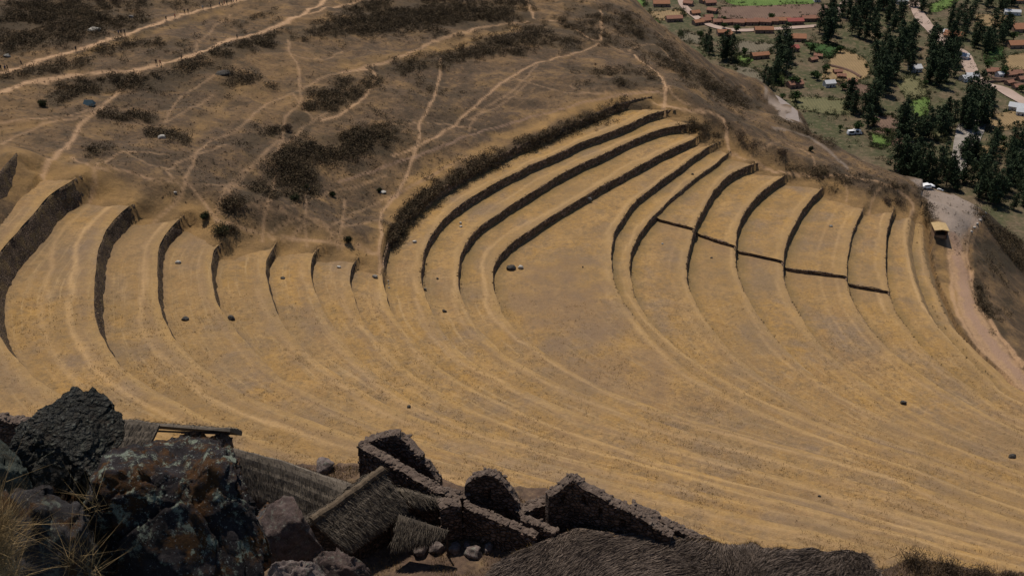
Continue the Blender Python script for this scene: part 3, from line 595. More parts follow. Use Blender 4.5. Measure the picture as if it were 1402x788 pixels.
strip('road',[(960,-40),(950,10),(985,80),(1040,140),(1100,190),(1145,215),(1170,255),(1205,320),(1250,350),(1310,365),(1360,395),(1440,440)],13,MR,VZ,.8,zz3)
strip('road',[(600,110),(640,60),(660,20),(690,-10)],7,MR,VZ,.82,zz3)
# river of pale gravel on the right
strip('river',[(1130,700),(1150,560),(1160,520),(1190,500),(1230,470),(1180,600)],12,mat_noise('river gravel',[(.16,.14,.12),(.34,.31,.28)],.08,0),VZ,.9,zz3)
# ---------------- trees of the valley ----------------
def leafcloud(cent,rad,n,size,rng,shape='ell'):
    """n small leaf triangles spread through a volume"""
    d=rng.normal(size=(n,3)); d/=np.linalg.norm(d,axis=1)[:,None]; r=rng.random(n)**.45
    C=np.asarray(cent)+d*r[:,None]*np.asarray(rad)
    a=rng.normal(size=(n,3)); a/=np.linalg.norm(a,axis=1)[:,None]; b=np.cross(a,rng.normal(size=(n,3))); b/=np.linalg.norm(b,axis=1)[:,None]+1e-9
    s=size*(.6+.8*rng.random(n))[:,None]
    return np.stack([C-a*s,C+a*s*.7+b*s*.3,C+b*s],1).reshape(-1,3)
MT=mat_noise('dark eucalyptus foliage',[(.018,.03,.016),(.034,.053,.026),(.06,.08,.04)],.25,0,island=True)
MTL=mat_noise('green bush foliage',[(.025,.05,.015),(.06,.10,.03)],.25,0,island=True)
MB=mat_noise('bark',[(.06,.045,.035),(.13,.10,.08)],1.,.3)
def tubemesh(pts,rad,k=7):
    V=[];Fc=[]
    pts=np.asarray(pts,float)
    for i,p in enumerate(pts):
        t=pts[min(i+1,len(pts)-1)]-pts[max(i-1,0)]; t/=np.linalg.norm(t)+1e-9; u=np.cross(t,[.3,.9,.1] if abs(t[2])>.5 else [0,0,1]); u/=np.linalg.norm(u); v=np.cross(t,u)
        for j in range(k): a=2*math.pi*j/k; V.append(p+(u*math.cos(a)+v*math.sin(a))*rad[i])
    for i in range(len(pts)-1):
        for j in range(k): Fc.append((i*k+j,i*k+(j+1)%k,(i+1)*k+(j+1)%k,(i+1)*k+j))
    Fc.append(tuple(range(k))[::-1]); Fc.append(tuple((len(pts)-1)*k+j for j in range(k))); return np.array(V),Fc
def tree_proto(h,wd,kind,seed):
    rng=np.random.default_rng(seed); root=empty('valley_tree',(0,0,0))
    V,Fc=tubemesh([(0,0,-1),(rng.normal()*.2,0,h*.3),(rng.normal()*.4,.2,h*.6),(0,0,h*.9)],[.5,.4,.28,.1])
    for q in range(4):
        z0=h*(.3+.12*q); a=rng.random()*6.3; V2,F2=tubemesh([(0,0,z0),(math.cos(a)*wd*.3,math.sin(a)*wd*.3,z0+h*.1)],[.16,.06],5); F2=[tuple(x+len(V) for x in f) for f in F2]; V=np.vstack([V,V2]); Fc=Fc+F2
    meshobj('trunk',V,Fc,MB,root)
    L=[]
    if kind=='tall':
        for q in range(17):
            f=q/16; z=h*(.13+.87*f); r=wd*.62*(.55+.75*math.sin(min(1,f*1.05)*2.5+.35)*.75)*(.6+.6*rng.random())*(1 if f<.93 else .6); a=rng.random()*6.3; rr=wd*.30*rng.random()*(1-.5*f)*1.4
            L.append(leafcloud((math.cos(a)*rr,math.sin(a)*rr,z),(r*.75,r*.75,h*.07),60,.85,rng))
    else:
        for q in range(13):
            a=rng.random()*6.3; rr=wd*.34*rng.random()**.5; z=h*(.35+.5*rng.random()); L.append(leafcloud((math.cos(a)*rr,math.sin(a)*rr,z),(wd*.22,wd*.22,h*.17),50,.7,rng))
    L=np.vstack(L); meshobj('crown',L,np.arange(len(L)).reshape(-1,3),MT if kind=='tall' else MTL,root); return root
PR=[tree_proto(25,9,'tall',1),tree_proto(21,10,'tall',2),tree_proto(28,10,'tall',3),tree_proto(17,8,'tall',4),tree_proto(9,9,'round',5),tree_proto(7,8,'round',6)]
USED=set()
def plant(px,py,pi,sc,label,group):
    o=PR[pi] if pi not in USED else copy_tree(PR[pi]); USED.add(pi); x,y=unp(px,py,VZ)
    o.location=(x,y,VZ); o.rotation_euler=(0,0,random.random()*6.28); o.scale=(sc*random.uniform(.8,1.1),)*2+(sc*.92,); tag(o,label,'tree',group)
GROVES=[ # polygon of the trunk bases, count, protos, scale, label
([(600,60),(700,30),(830,0),(900,20),(905,110),(800,190),(700,160),(620,150)],44,(0,1,2),1.,'tall dark eucalyptus in the densest grove at the top of the valley'),
([(560,110),(610,100),(640,175),(570,180)],7,(0,1,2),1.05,'tall dark eucalyptus at the left edge of the top grove, beside the road'),
([(780,260),(850,200),(960,180),(960,290),(880,320),(870,390),(800,400)],30,(0,1,2),1.1,'tall dark eucalyptus in the middle grove left of the green fields'),
([(1000,180),(1130,200),(1145,300),(1100,330),(1020,390),(1000,280)],26,(0,1,2),1.05,'dark eucalyptus in the grove between the bright green field and the road'),
([(670,440),(790,420),(800,500),(740,535),(680,500)],12,(0,1,2),1.,'dark eucalyptus in the clump above the white parked cars'),
([(870,530),(950,470),(1030,560),(1010,595),(900,575)],12,(1,2,3),.95,'dark eucalyptus in the clump right of the small green plot'),
([(1040,500),(1160,430),(1280,420),(1270,500),(1150,560),(1060,560)],26,(0,1,2,3),1.,'dark eucalyptus in the grove beside the pale river bed'),
([(830,680),(900,650),(990,690),(1130,740),(1130,790),(1000,770),(850,715)],26,(1,2,3),.95,'dark eucalyptus in the row just beyond the parking ledge'),
([(1130,650),(1400,560),(1440,850),(1300,880),(1150,800)],52,(1,2,3),.85,'slender dark eucalyptus on the slope below the ledge at the right edge'),
([(1070,80),(1200,60),(1215,190),(1110,150)],12,(0,1,2),.9,'dark eucalyptus between the valley road and the tan field, top right'),
([(1190,170),(1330,120),(1350,170),(1300,250),(1200,230)],18,(0,1,3),.95,'dark eucalyptus round the small green field, top right'),
([(1180,0),(1360,0),(1350,60),(1200,50)],12,(0,1,3),.8,'dark eucalyptus scattered along the top right edge'),
([(380,200),(450,200),(450,340),(400,300)],10,(0,1,2),1.,'dark eucalyptus in the narrow clump by the orange roofed farm'),
([(325,330),(385,320),(385,385),(330,370)],5,(0,1),.9,'dark eucalyptus just beyond the ridge and above the road bend'),
([(165,240),(222,240),(222,270),(170,268)],4,(0,1),1.,'dark eucalyptus in the lone clump left of the grey fields'),
([(85,200),(122,200),(120,232),(88,230)],3,(0,1),.9,'dark eucalyptus in the small clump nearest the ridge'),
([(930,30),(1000,0),(1010,50),(990,90)],6,(0,1),.8,'dark eucalyptus beside the bend of the valley road at the top'),
([(1400,-10),(1290,-10),(1300,20),(1400,10)],4,(3,1),.8,'dark eucalyptus at the very top right corner'),
]
for poly,cnt,prs,sc,lab in GROVES:
    sc=sc*1.08
    poly=np.array([zz3(*p) for p in poly]); lo,hi=poly.min(0),poly.max(0); k=0
    while k<cnt:
        q=lo+RNG.random(2)*(hi-lo)
        if inpoly(q[None],poly)[0]: plant(q[0],q[1],random.choice(prs),sc*random.uniform(.75,1.15),lab,lab.replace('eucalyptus','eucalyptus trees',1)); k+=1
for k in range(60):
    q=zz3(RNG.random()*1400,RNG.random()*620+(0 if RNG.random()<.5 else 40))
    h=hit(*q)
    if h[2]<VZ+1: plant(q[0],q[1],4+k%2,random.uniform(.6,1.25),'small green bushy tree along a field edge in the valley','small bushy trees of the valley')
UG=[]
for k in range(3600):
    if k<2600:
        mn,fn,pts=FIELDS[RNG.integers(len(FIELDS))]; i=RNG.integers(len(pts)); t=RNG.random(); a_,b_=np.array(fn(*pts[i])),np.array(fn(*pts[(i+1)%len(pts)])); q=a_+(b_-a_)*t+RNG.normal(size=2)*1.6
    else:
        poly,cnt,prs,sc,lab=GROVES[RNG.integers(len(GROVES))]; poly=np.array([zz3(*p) for p in poly]); q=poly.mean(0)+RNG.normal(size=2)*poly.std(0)*1.25 if k<3300 else np.array([840+RNG.random()*600,RNG.random()*290])
    if hit(*q)[2]>VZ+1: continue
    x,y=unp(*q,VZ); r=1.2+2.6*RNG.random()**2; UG.append(leafcloud((x,y,VZ+r*.5),(r*1.3,r,r*.8),34,.6,RNG))
UG=np.vstack(UG); tag(meshobj('undergrowth',UG,np.arange(len(UG)).reshape(-1,3),mat_noise('valley undergrowth',[(.018,.03,.012),(.05,.06,.025),(.09,.08,.04)],.06,0,island=True)),'hedges and low dark undergrowth between the valley fields','undergrowth',kind='stuff')
# ---------------- houses and vehicles of the valley ----------------
MW={'adobe':mat_noise('adobe',[(.22,.14,.10),(.34,.23,.17)],.4,0),'white':mat_noise('whitewash',[(.6,.58,.54),(.75,.73,.7)],.4,0)}
MRf={'orange':mat_noise('orange roof tile',[(.24,.115,.065),(.34,.17,.10)],.5,0),'red':mat_noise('red roof',[(.27,.08,.07),(.36,.12,.1)],.5,0),'brown':mat_noise('weathered tile',[(.20,.10,.07),(.30,.16,.11)],.5,0),'white':mat_noise('white sheet roof',[(.42,.44,.46),(.55,.57,.6)],.5,0)}
MDk=mat_noise('dark opening',[(.02,.018,.016),(.03,.026,.022)],1,0)
def box(x0,x1,y0,y1,z0,z1):
    V=[(x,y,z) for x in (x0,x1) for y in (y0,y1) for z in (z0,z1)]
    return V,[(0,1,3,2),(4,6,7,5),(0,4,5,1),(2,3,7,6),(0,2,6,4),(1,5,7,3)]
def joinp(*parts):
    V=[];Fc=[]
    for v,f in parts: k=len(V); V+=[tuple(x) for x in v]; Fc+=[tuple(i+k for i in g) for g in f]
    return V,Fc
def house(px,py,rc,L,Wd,H,rz,label,group=None,wall='adobe'):
    x,y=unp(px,py,VZ); r=empty('farm_house',(x,y,VZ),rz); tag(r,label,'house',group)
    L*=.86; Wd*=.9; a,b=L/2,Wd/2; e=.5; R=H+Wd*.28
    V=[(-a,-b,0),(a,-b,0),(a,b,0),(-a,b,0),(-a,-b,H),(a,-b,H),(a,b,H),(-a,b,H),(-a,0,R-.1),(a,0,R-.1)]
    meshobj('wall',V,[(0,1,5,4),(1,2,6,9,5),(2,3,7,6),(3,0,4,8,7)],MW[wall],r)
    a+=e;b2=b+e; zl=H-.28*e*2
    V=[(-a,-b2,zl),(a,-b2,zl),(a,0,R),(-a,0,R),(-a,b2,zl),(a,b2,zl)]; V2=[(p[0],p[1],p[2]+.25) for p in V]
    meshobj('roof',V+V2,[(0,3,2,1),(3,4,5,2),(6,7,8,9),(9,8,11,10),(0,1,7,6),(5,4,10,11),(1,2,8,7),(2,5,11,8),(3,0,6,9),(4,3,9,10)],MRf[rc],r)
    d=box(-.6,.6,-b-.05,-b+.02,0,2.1); meshobj('door',*d,MDk,r)
    for s in (-1,1): meshobj('window',*box(s*L*.3-.5,s*L*.3+.5,-b-.05,-b+.02,1.,2.),MDk,r)
ROW='adobe houses in the long row below the ploughed field'
HS=[(30,22,'brown',12,8),(58,62,'orange',11,8),(70,100,'orange',13,8),(100,92,'brown',12,9),(128,52,'brown',12,8),(112,80,'brown',10,8),(120,20,'brown',14,8),(92,12,'orange',9,7),(150,98,'brown',12,8),(190,100,'brown',14,8)]
for k,(a,b,c,l,w) in enumerate(HS): house(*zz3(a,b),c,l,w,3.4,random.uniform(-.6,.9),'small '+('orange' if c=='orange' else 'brown')+' roofed farm house in the hamlet where the road starts at the ridge',None if 0 else 'houses of the hamlet, '+c+' roofs')
for k,(a,b,c,l,w) in enumerate([(235,102,'brown',13,9),(262,100,'orange',11,8),(290,100,'brown',14,9),(318,97,'brown',12,9),(345,100,'brown',13,8),(375,96,'brown',12,9),(520,86,'brown',16,8),(545,84,'brown',12,8)]): house(*zz3(a,b),c,l,w,3.8,random.uniform(-.25,.15),('orange' if c=='orange' else 'brown')+' roofed adobe house in the row below the ploughed field',ROW+', '+c+' roofs')
ONE=[(412,94,'orange',20,9,.0,'orange roofed house in the middle of the row below the ploughed field'),(465,97,'red',20,9,.1,'long red roofed house near the right end of the row'),(338,132,'orange',22,9,.0,'long orange roofed house on the near side of the left road'),(175,143,'orange',16,8,.1,'orange roofed house by the road, nearest the ridge'),(193,152,'orange',9,7,.3,'tiny orange roofed shed beside the house nearest the ridge'),
(322,237,'orange',20,8,.25,'long pale orange roofed farm alone below the grey field'),(475,165,'orange',19,12,-.1,'broad orange roofed farm house right of the narrow tree clump'),(457,208,'red',12,9,.2,'reddish roofed house below the broad orange roofed farm'),(438,160,'white',9,7,.2,'white roofed shed beside the broad orange roofed farm'),(465,355,'brown',16,9,.3,'brown roofed farm half hidden in bushes below the tree clump'),(605,352,'white',11,8,.2,'bright white roofed building alone in the middle fields'),
(1115,155,'orange',22,14,-.5,'largest orange roofed house beside the valley road'),(1092,144,'white',12,8,-.5,'white roofed building touching the largest orange roofed house'),(1150,240,'white',13,9,-.6,'pale roofed house at the bend of the valley road'),(1385,125,'orange',22,16,.1,'bright orange roofed house at the right edge, upper one'),(1378,192,'orange',26,12,.1,'bright orange roofed house at the right edge, lower one'),(1378,12,'orange',20,9,.1,'orange roofed house in the top right corner'),
(1162,330,'white',11,8,.4,'white roofed house left of the valley road, left one of two'),(1188,322,'white',13,8,.0,'white roofed house touching the valley road, right one of two'),(1378,450,'white',18,10,-.5,'large white roofed house at the right edge below the road'),(1395,470,'white',12,8,-.4,'smaller white roof in front of the large white roofed house'),(1390,582,'orange',14,9,.2,'orange roofed house among the slender trees at the right edge'),(900,16,'white',14,9,.3,'white roofed house behind the top grove'),(735,14,'orange',12,9,.3,'orange roofed house peeping out of the top grove'),(1352,60,'white',19,7,-.2,'long white roofed shed above the tan field, top right'),(555,6,'white',8,8,.0,'small white building right of the green field at the top'),(1300,315,'white',7,6,.4,'tiny white hut among the brown walls at right'),(955,290,'white',12,10,.2,'pale roofed shed in the gap of the middle grove')]
for a,b,c,l,w,rz,lab in ONE: house(*zz3(a,b),c,l,w,3.8,rz,lab,None,'white' if c=='white' else 'adobe')
for a,b,c,l,w,rz,lab in [(1310,25,'orange',21,10,.0,'orange roofed house standing alone on green, left end of the valley'),(1362,86,'brown',20,9,.15,'brown roofed farm right of the dark green field'),(1135,36,'brown',15,9,.3,'brown roofed house on the hill edge at the left end of the valley'),(1092,12,'white',12,9,.3,'pale roofed house at the top beside the ridge')]: house(*zz2(a,b),c,l,w,3.8,rz,lab,None)
for k,(a,b,c,l,w) in enumerate([(1262,300,'brown',9,6),(1285,296,'brown',11,7),(1320,305,'brown',10,7),(1345,312,'brown',12,7),(1372,306,'brown',10,8),(1395,330,'brown',11,7),(1340,345,'brown',9,6),(1375,362,'brown',10,7)]): house(*zz3(a,b),c,l,w,2.8,random.uniform(-.5,.5),'small brown roofed house in the cluster at the right edge above the valley road','brown houses of the right edge cluster')
for k,(a,b) in enumerate([(640,300),(655,318),(700,340),(540,250),(560,235)]): house(*zz3(a,b),'brown',9,6,2.6,random.uniform(-.5,.5),'little brown roofed shed between the tan stubble plots','brown sheds of the middle plots')
# low adobe field walls
MFW=mat_noise('adobe field wall',[(.12,.075,.055),(.2,.13,.1)],.2,0)
for pts,lab in [([(1255,310),(1300,330),(1402,325)],'upper brown field wall at the right edge'),([(1250,340),(1320,335),(1402,350)],'lower brown field wall at the right edge'),([(600,270),(680,290),(735,320)],'field wall across the tan stubble plot'),([(150,78),(400,92),(590,64)],'long wall along the near side of the ploughed field')]:
    P=spline(np.array([unp(*zz3(*p),VZ) for p in pts]),8,1); t=np.gradient(P,axis=0); t/=np.linalg.norm(t,axis=1)[:,None]; N=np.stack([-t[:,1],t[:,0]],1)*.8
    rows=[np.c_[P-N,np.full(len(P),VZ)],np.c_[P-N*.8,VZ+2.2+.3*vnoise(P,.1)],np.c_[P+N*.8,VZ+2.2+.3*vnoise(P,.1)],np.c_[P+N,np.full(len(P),VZ)]]
    tag(meshobj('field_wall',np.stack(rows,1).reshape(-1,3),gridfaces(len(P),4),MFW),lab,'wall')
# ---------------- cars ----------------
MCar=mat_noise('white car paint',[(.7,.72,.75),(.8,.82,.84)],1,0,rough=.35); MGl=mat_noise('car glass',[(.02,.025,.03),(.03,.035,.04)],1,0,rough=.15); MTy=mat_noise('tyre',[(.02,.02,.02),(.03,.03,.03)],1,0)
def car(loc,rz,label,van=False,sc=1.):
    r=empty('parked_car',loc,rz); r.scale=(sc,)*3; tag(r,label,'car')
    H=2.2 if van else 1.45
    prof=[(-2.3,.35),(-2.3,.95),(-2.1,1.05 if not van else H),(-1.5,H),(.5 if not van else 1.5,H),(1.1 if not van else 1.9,.98),(2.15,.85),(2.3,.6),(2.3,.35)]
    n_=len(prof); V=[(x,y*(.93 if z>1.1 else 1),z) for y in (-.88,.88) for x,z in prof]
    Fc=[tuple(range(n_))[::-1],tuple(range(n_,2*n_))]+[(i,(i+1)%n_,(i+1)%n_+n_,i+n_) for i in range(n_)]
    meshobj('body',V,Fc,MCar,r)
    for y in (-.87,.81): meshobj('window',*box(-1.5,.6,y-.02,y+.08,1.0,H-.12),MGl,r)
    meshobj('windscreen',[(.62,-.72,H-.1),(.62,.72,H-.1),(1.12,.72,1.02),(1.12,-.72,1.02)],[(0,1,2,3)],MGl,r)
    for x in (-1.4,1.4):
        for y in (-.85,.85):
            V,Fc=tubemesh([(x,y-.1,.33),(x,y+.1,.33)],[.33,.33],12); meshobj('wheel',V,Fc,MTy,r)
for px,py,rz,lab in [(1269,257.5,.3,'white car parked at the left end of the asphalt ledge'),(1287,261,-.45,'white car parked on the asphalt ledge, the right one nearer the edge')]:
    h=hit(px,py); car(h+np.array([0,0,.05]),rz,lab,sc=1.0)
for a,b,rz,lab in [(698,549,.2,'left of two white vehicles parked in the valley below the dark clump'),(720,547,-.2,'right of two white vehicles parked in the valley below the dark clump')]:
    x,y=unp(*zz3(a,b),VZ); car((x,y,VZ),rz,lab,True,1.7)

# asphalt bend beyond the ridge
P=np.array([unp(a,b,-172) for a,b in [(1040,122),(1052,126),(1066,132),(1080,142),(1092,152),(1095,168),(1080,178),(1056,178),(1047,160),(1042,140)]]); n_=len(P)
V=[(*p,-172.) for p in P]+[(*(P.mean(0)+(p-P.mean(0))*1.15),-182.) for p in P]
tag(meshobj('road',V,[tuple(range(n_))]+[(i,i+n_,(i+1)%n_+n_,(i+1)%n_) for i in range(n_)],mat_noise('pale asphalt',[(.20,.17,.155),(.29,.25,.23)],.15,0)),kind='structure')
# ---------------- scrub and bushes of the hillside ----------------
def rock_mesh(n_sub,scale,seed,amp=.3,facet=True):
    import bmesh
    bm=bmesh.new(); bmesh.ops.create_icosphere(bm,subdivisions=n_sub,radius=1)
    V=np.array([v.co[:] for v in bm.verts]); Fc=np.array([[v.index for v in f.verts] for f in bm.faces]); bm.free()
    rng=np.random.default_rng(seed)
    for _ in range(9):  # flat chipped faces
        d=rng.normal(size=3); d/=np.linalg.norm(d); c=.62+.25*rng.random(); p=V@d; V=V-np.clip(p-c,0,None)[:,None]*d
    V=V*(1+amp*vnoise(V,1.6,seed,4))[:,None]
    return V*np.asarray(scale),Fc
MS=mat_noise('scrub foliage',[(.03,.026,.016),(.066,.049,.029),(.105,.075,.042),(.046,.045,.024)],.3,0,island=True)
MSG=mat_noise('green bush foliage dark',[(.015,.02,.008),(.035,.042,.016)],.6,0,island=True)
MSB=mat_noise('dry brown bush twigs',[(.05,.036,.024),(.10,.07,.045)],.6,0,island=True)
MTU=mat_noise('dry grass tufts',[(.16,.11,.05),(.32,.21,.10)],.4,0,island=True)
B=[];BT=[]
def addbush(P,r,h,n,size): B.append(leafcloud((P[0],P[1],P[2]+h*.4),(r,r,h*.6),n,size,RNG))
for (w,dn,pts) in SCR:
    P=spline(np.array(pts,float),4,0); L=len(P)*4.; cnt=int(L*w*.17*dn*dn)
    for _ in range(cnt):
        q=P[RNG.integers(len(P))]+RNG.normal(size=2)*w*(.38+.5*RNG.random()**2)
        h=hit(*q)
        if h[2]<-200 or vnoise(h[None,:2],.09,5,3)[0]<-.28+.2*RNG.random(): continue
        if h[2]<-155 and w<18 : pass
        if min(distpoly(h[None,:2],m)[0] for m in MAINP)<2.4: continue
        s=RNG.random()**1.6; r=.5+1.5*s; addbush(h,r,r*1.0,int(30+80*s),.14+.09*s)
for _ in range(14000):   # thin sprinkle over the whole slope
    q=(RNG.random()*1402,RNG.random()**.9*350); h=hit(*q)
    if h[2]<-200: continue
    X=np.array([[h[0],h[1]]]); tvv=interp(X)[0]
    if tvv[1]<.75 or (h[2]<-146 and px_ is not None and q[0]<1340 and q[0]>1255): continue
    if vnoise(X,.045,12,4)[0]<.0 and RNG.random()<.7: continue
    r=.22+.6*RNG.random()**2.5; addbush(h,r,r,10,.14)
for i,c in enumerate(CUR):
    for _ in range(int(len(c['P'])*(1.1 if i not in (8,) else 3))):
        j=RNG.integers(0,len(c['P'])); p=c['P'][j]
        if p[1]<205 or vnoise(p[None],.12,i,3)[0]<-.1: continue
        lo=RNG.random()<.5; q=p+c['N'][j]*((batter(i)+.2*RNG.random()) if lo else -.2*RNG.random()); z=(znext(i)+(.2 if c['nf']==0 or j>=c['nf'] else CX) if lo else c['z']-.15+(CX if j<c['nf'] else 0))
        r=.16+.35*RNG.random()**2; addbush((q[0],q[1],z),r*1.3,r,12,.12)
B=np.vstack(B); o=meshobj('scrub',B,np.arange(len(B)).reshape(-1,3),MS); tag(o,'dark dry scrub in bands and specks over the brown hillside','scrub',kind='stuff')
# single bushes one can point to
BU=[(303,322,2.6,3.2,'green','dark green bush at the top of the fourth terrace wall'),(283,300,1.5,1.6,'green','small bright green bush just above the crossing of the footpaths'),
(1012,192,3.,3.6,'brown','big round brown bush right of the stone steps, at the top of the terraces'),(1030,203,3.4,3.4,'brown','second round bush right of the stone steps, lower and wider'),(1070,212,2.,2.,'brown','small round bush above the path along the terrace tops'),
(1110,207,1.1,1.6,'green','lone small dark bush on the bare spur'),(1232,281,3.6,2.2,'brown','wide low brown bush at the top of the last thin terrace wall'),(1215,279,2.2,1.8,'brown','smaller brown bush left of the wide low one by the last terrace wall'),
(520,262,.9,.9,'green','small round bush on the dry slope beside pale stones'),(477,333,1.1,2.,'green','small upright dark bush above the seventh terrace wall'),(418,262,1.5,1.6,'green','dark green bush at the foot of the thick scrub patch'),(405,275,1.5,1.5,'green','dark green bush left of the one at the foot of the scrub patch'),
(60,145,1.6,1.7,'green','dark bush left of the blue tent'),(395,180,2.,2.2,'brown','round dark bush where two footpaths cross'),(455,268,1.,1.1,'green','lone small bush below the thick scrub patch'),(1302,300,.1,.1,'x','')]
for px,py,r,h,k,lab in BU:
    if k=='x': continue
    P=hit(px,py); root=empty('bush',P); tag(root,lab,'bush')
    L=[]
    for q in range(9):
        a=RNG.random()*6.3; rr=r*.55*RNG.random()**.5; L.append(leafcloud((math.cos(a)*rr,math.sin(a)*rr,h*(.25+.5*RNG.random())),(r*.45,r*.45,h*.3),90,.16,RNG))
    L=np.vstack(L); meshobj('crown',L,np.arange(len(L)).reshape(-1,3),MSG if k=='green' else MSB,root)
    V=[];Fc=[]
    for q in range(6):
        a=q*1.05+.3; v,f=tubemesh([(0,0,-.3),(math.cos(a)*r*.3,math.sin(a)*r*.3,h*.35),(math.cos(a)*r*.6,math.sin(a)*r*.6,h*.7)],[.07,.05,.02],5); Fc+=[tuple(i+len(V) for i in g) for g in f]; V+=list(v)
    meshobj('stem',V,Fc,MB,root)
# bush fringe on the outermost long wall and grass on lips belongs to "scrub" above
# ---------------- stones lying on the terraces ----------------
MRk={'dark':mat_rock('dark field boulder',(.06,.055,.05),.25,.1,1.2),'pale':mat_rock('pale field stone',(.42,.40,.36),.3,.0,1.2),'grey':mat_rock('grey field stone',(.17,.16,.145),.3,.0,1.2)}
ST=[(700,369,1.25,.85,'dark','large dark boulder on the wide central level, left of a pale one'),(712.5,367.5,.7,.6,'pale','small pale boulder just right of the large dark one'),(806,274,.85,.7,'grey','grey boulder against the wall at the top of the central level'),
(567.5,332,.55,.4,'pale','white stone alone on the curved strip inside the bushy wall'),(630.5,306,.4,.35,'pale','upper of two tiny pale stones on the second curved strip'),(631,310.5,.4,.3,'pale','lower of two tiny pale stones on the second curved strip'),
(599,382,.3,.3,'dark','tiny dark stone halfway along the second curved strip'),(608.5,426.5,.55,.4,'dark','dark stone at the bend of the second curved strip'),(513.5,379.5,.75,.4,'grey','grey stone beside the footpath right of the seventh terrace wall'),
(464.5,366,.5,.3,'pale','small flat pale stone between the sixth and seventh walls'),(387,381,.55,.25,'dark','small dark stone between the fifth and sixth walls'),(253.5,437.5,.75,.45,'dark','dark stone between the third and fourth walls'),
(244,360,.65,.4,'pale','pale stone beside the upper part of the third wall'),(317,437,.8,.6,'dark','dark stone at the lower end of the fourth wall'),(1237,552,.75,.5,'dark','black stone alone in the lower right field'),(1385,625.5,.9,.6,'dark','larger dark stone at the right edge of the lower field'),
(1122,679,.3,.2,'dark','tiny dark stone low in the straw field at right'),(798,366,.22,.3,'dark','tiny dark upright stone in the middle of the central level'),(907,334,.35,.25,'pale','tiny pale stone below the first cross wall'),(948,239,.4,.3,'dark','tiny dark stone on the narrow upper strip'),
(582,397,.4,.4,'grey','small grey stone at the foot of the second curved wall'),(1138,310,.6,.3,'grey','flat grey stone on the far terrace above the fourth cross wall'),(974,353,.35,.25,'dark','tiny dark stone below the second cross wall'),(560,557,.45,.3,'dark','small dark stone in the straw above the roofless ruin'),(240,264,.4,.3,'pale','tiny pale stone where the footpaths reach the terraces')]
def stone(px,py,w,h,k,label,name='field_stone',sub=3):
    P=hit(px,py); V,Fc=rock_mesh(sub,(w,w*.75,h),int(px*7+py),.25); V[:,2]+=h*.45
    a=RNG.random()*3; c,s=math.cos(a)*1,math.sin(a)*.3; o=meshobj(name,V,Fc,MRk[k]); o.location=tuple(P); o.rotation_euler=(0,0,RNG.random()*.6-.3); tag(o,label,'stone'); return o
for a in ST: stone(*a)
for px,py,lab in [(531.5,385,'upper'),(532,389,'middle'),(532.5,394,'lowest')]: stone(px,py,.22,.2,'pale',lab+' of the three white pebbles at the foot of the bushy wall')
for px,py,w,h,k,lab in [(130,43,1.9,.9,'pale','flat pale rock outcrop above the upper trail'),(180,25,.9,.8,'grey','small grey rock among the scrub above the upper trail'),(420,260,.9,.5,'pale','pale stone in the thick scrub patch'),(524,263.5,.9,.4,'pale','flat pale stone right of the small round bush on the slope'),(305,102,2.2,.8,'dark','long dark rock on the slope below the lower trail'),(222,190,1.1,.7,'pale','pale rock above the darkest scrub tuft'),(10,78,1.2,.6,'grey','grey rock at the left edge above the upper trail')]: stone(px,py,w,h,k,lab,'hillside_rock')
# blue tent
h=hit(122,143); r=empty('blue_tent',h); tag(r,'faded blue tarpaulin tent pitched beside a pale rock on the hillside','tent')
meshobj('canopy',[(-1.4,-1.1,0),(1.4,-1.1,0),(1.4,1.1,0),(-1.4,1.1,0),(-1.,0,1.2),(1.,0,1.2)],[(0,1,5,4),(2,3,4,5),(1,2,5),(3,0,4)],mat_noise('blue tarpaulin',[(.035,.065,.085),(.06,.10,.125)],1,.2),r)
v,f=tubemesh([(-1.02,0,-.2),(-1.02,0,1.25)],[.05,.05]); meshobj('pole',v,f,MB,r); v,f=tubemesh([(1.02,0,-.2),(1.02,0,1.25)],[.05,.05]); meshobj('pole',v,f,MB,r)
# ---------------- kiosk on the road ----------------
h=hit(1287,327); r=empty('road_kiosk',h,-.12); tag(r,'small kiosk with flat straw coloured roof at the edge of the parking ledge','kiosk')
MK=mat_noise('straw kiosk roof',[(.34,.24,.12),(.48,.35,.18)],1.5,.4); Wk,Lk=1.75,4.3
V,Fc=joinp(box(-Wk-.3,Wk+.3,-.4,Lk+.4,2.75,2.95)); V=[(x,y,z+.5*(1-abs(x)/(Wk+.3))) for x,y,z in V]; 
V=[(-Wk-.3,-.4,2.6),(0,-.4,2.95),(Wk+.3,-.4,2.6),(-Wk-.3,Lk+.4,2.6),(0,Lk+.4,2.95),(Wk+.3,Lk+.4,2.6)]; V2=[(a,b,c+.2) for a,b,c in V]
meshobj('roof',V+V2,[(0,3,4,1),(1,4,5,2),(6,7,10,9),(7,8,11,10),(0,1,7,6),(1,2,8,7),(4,3,9,10),(5,4,10,11),(3,0,6,9),(2,5,11,8)],MK,r)
MKW=mat_noise('kiosk wall',[(.20,.13,.08),(.28,.19,.12)],1.5,.2)
meshobj('wall',*joinp(box(-Wk,-Wk+.2,0.02,Lk,0,2.7),box(Wk-.2,Wk,0.02,Lk,0,2.7),box(-Wk+.2,Wk-.2,Lk-.2,Lk,0,2.7)),MKW,r)
meshobj('counter',*box(-Wk+.2,Wk-.2,.3,.6,0,1.),MKW,r)
for x in (-Wk+.1,Wk-.1): meshobj('post',*box(x-.08,x+.08,-.2,-.02,0,2.68),MB,r)
# parapet stones along the ledge edge
for k,(px,py) in enumerate([(1349,292),(1346,297),(1342,302),(1338,307),(1334,312),(1330,318)]): stone(px,py,.5,.45,'pale','pale kerb stone in the short line along the outer edge of the parking ledge','kerb_stone',2)['group']='kerb stones of the parking ledge'
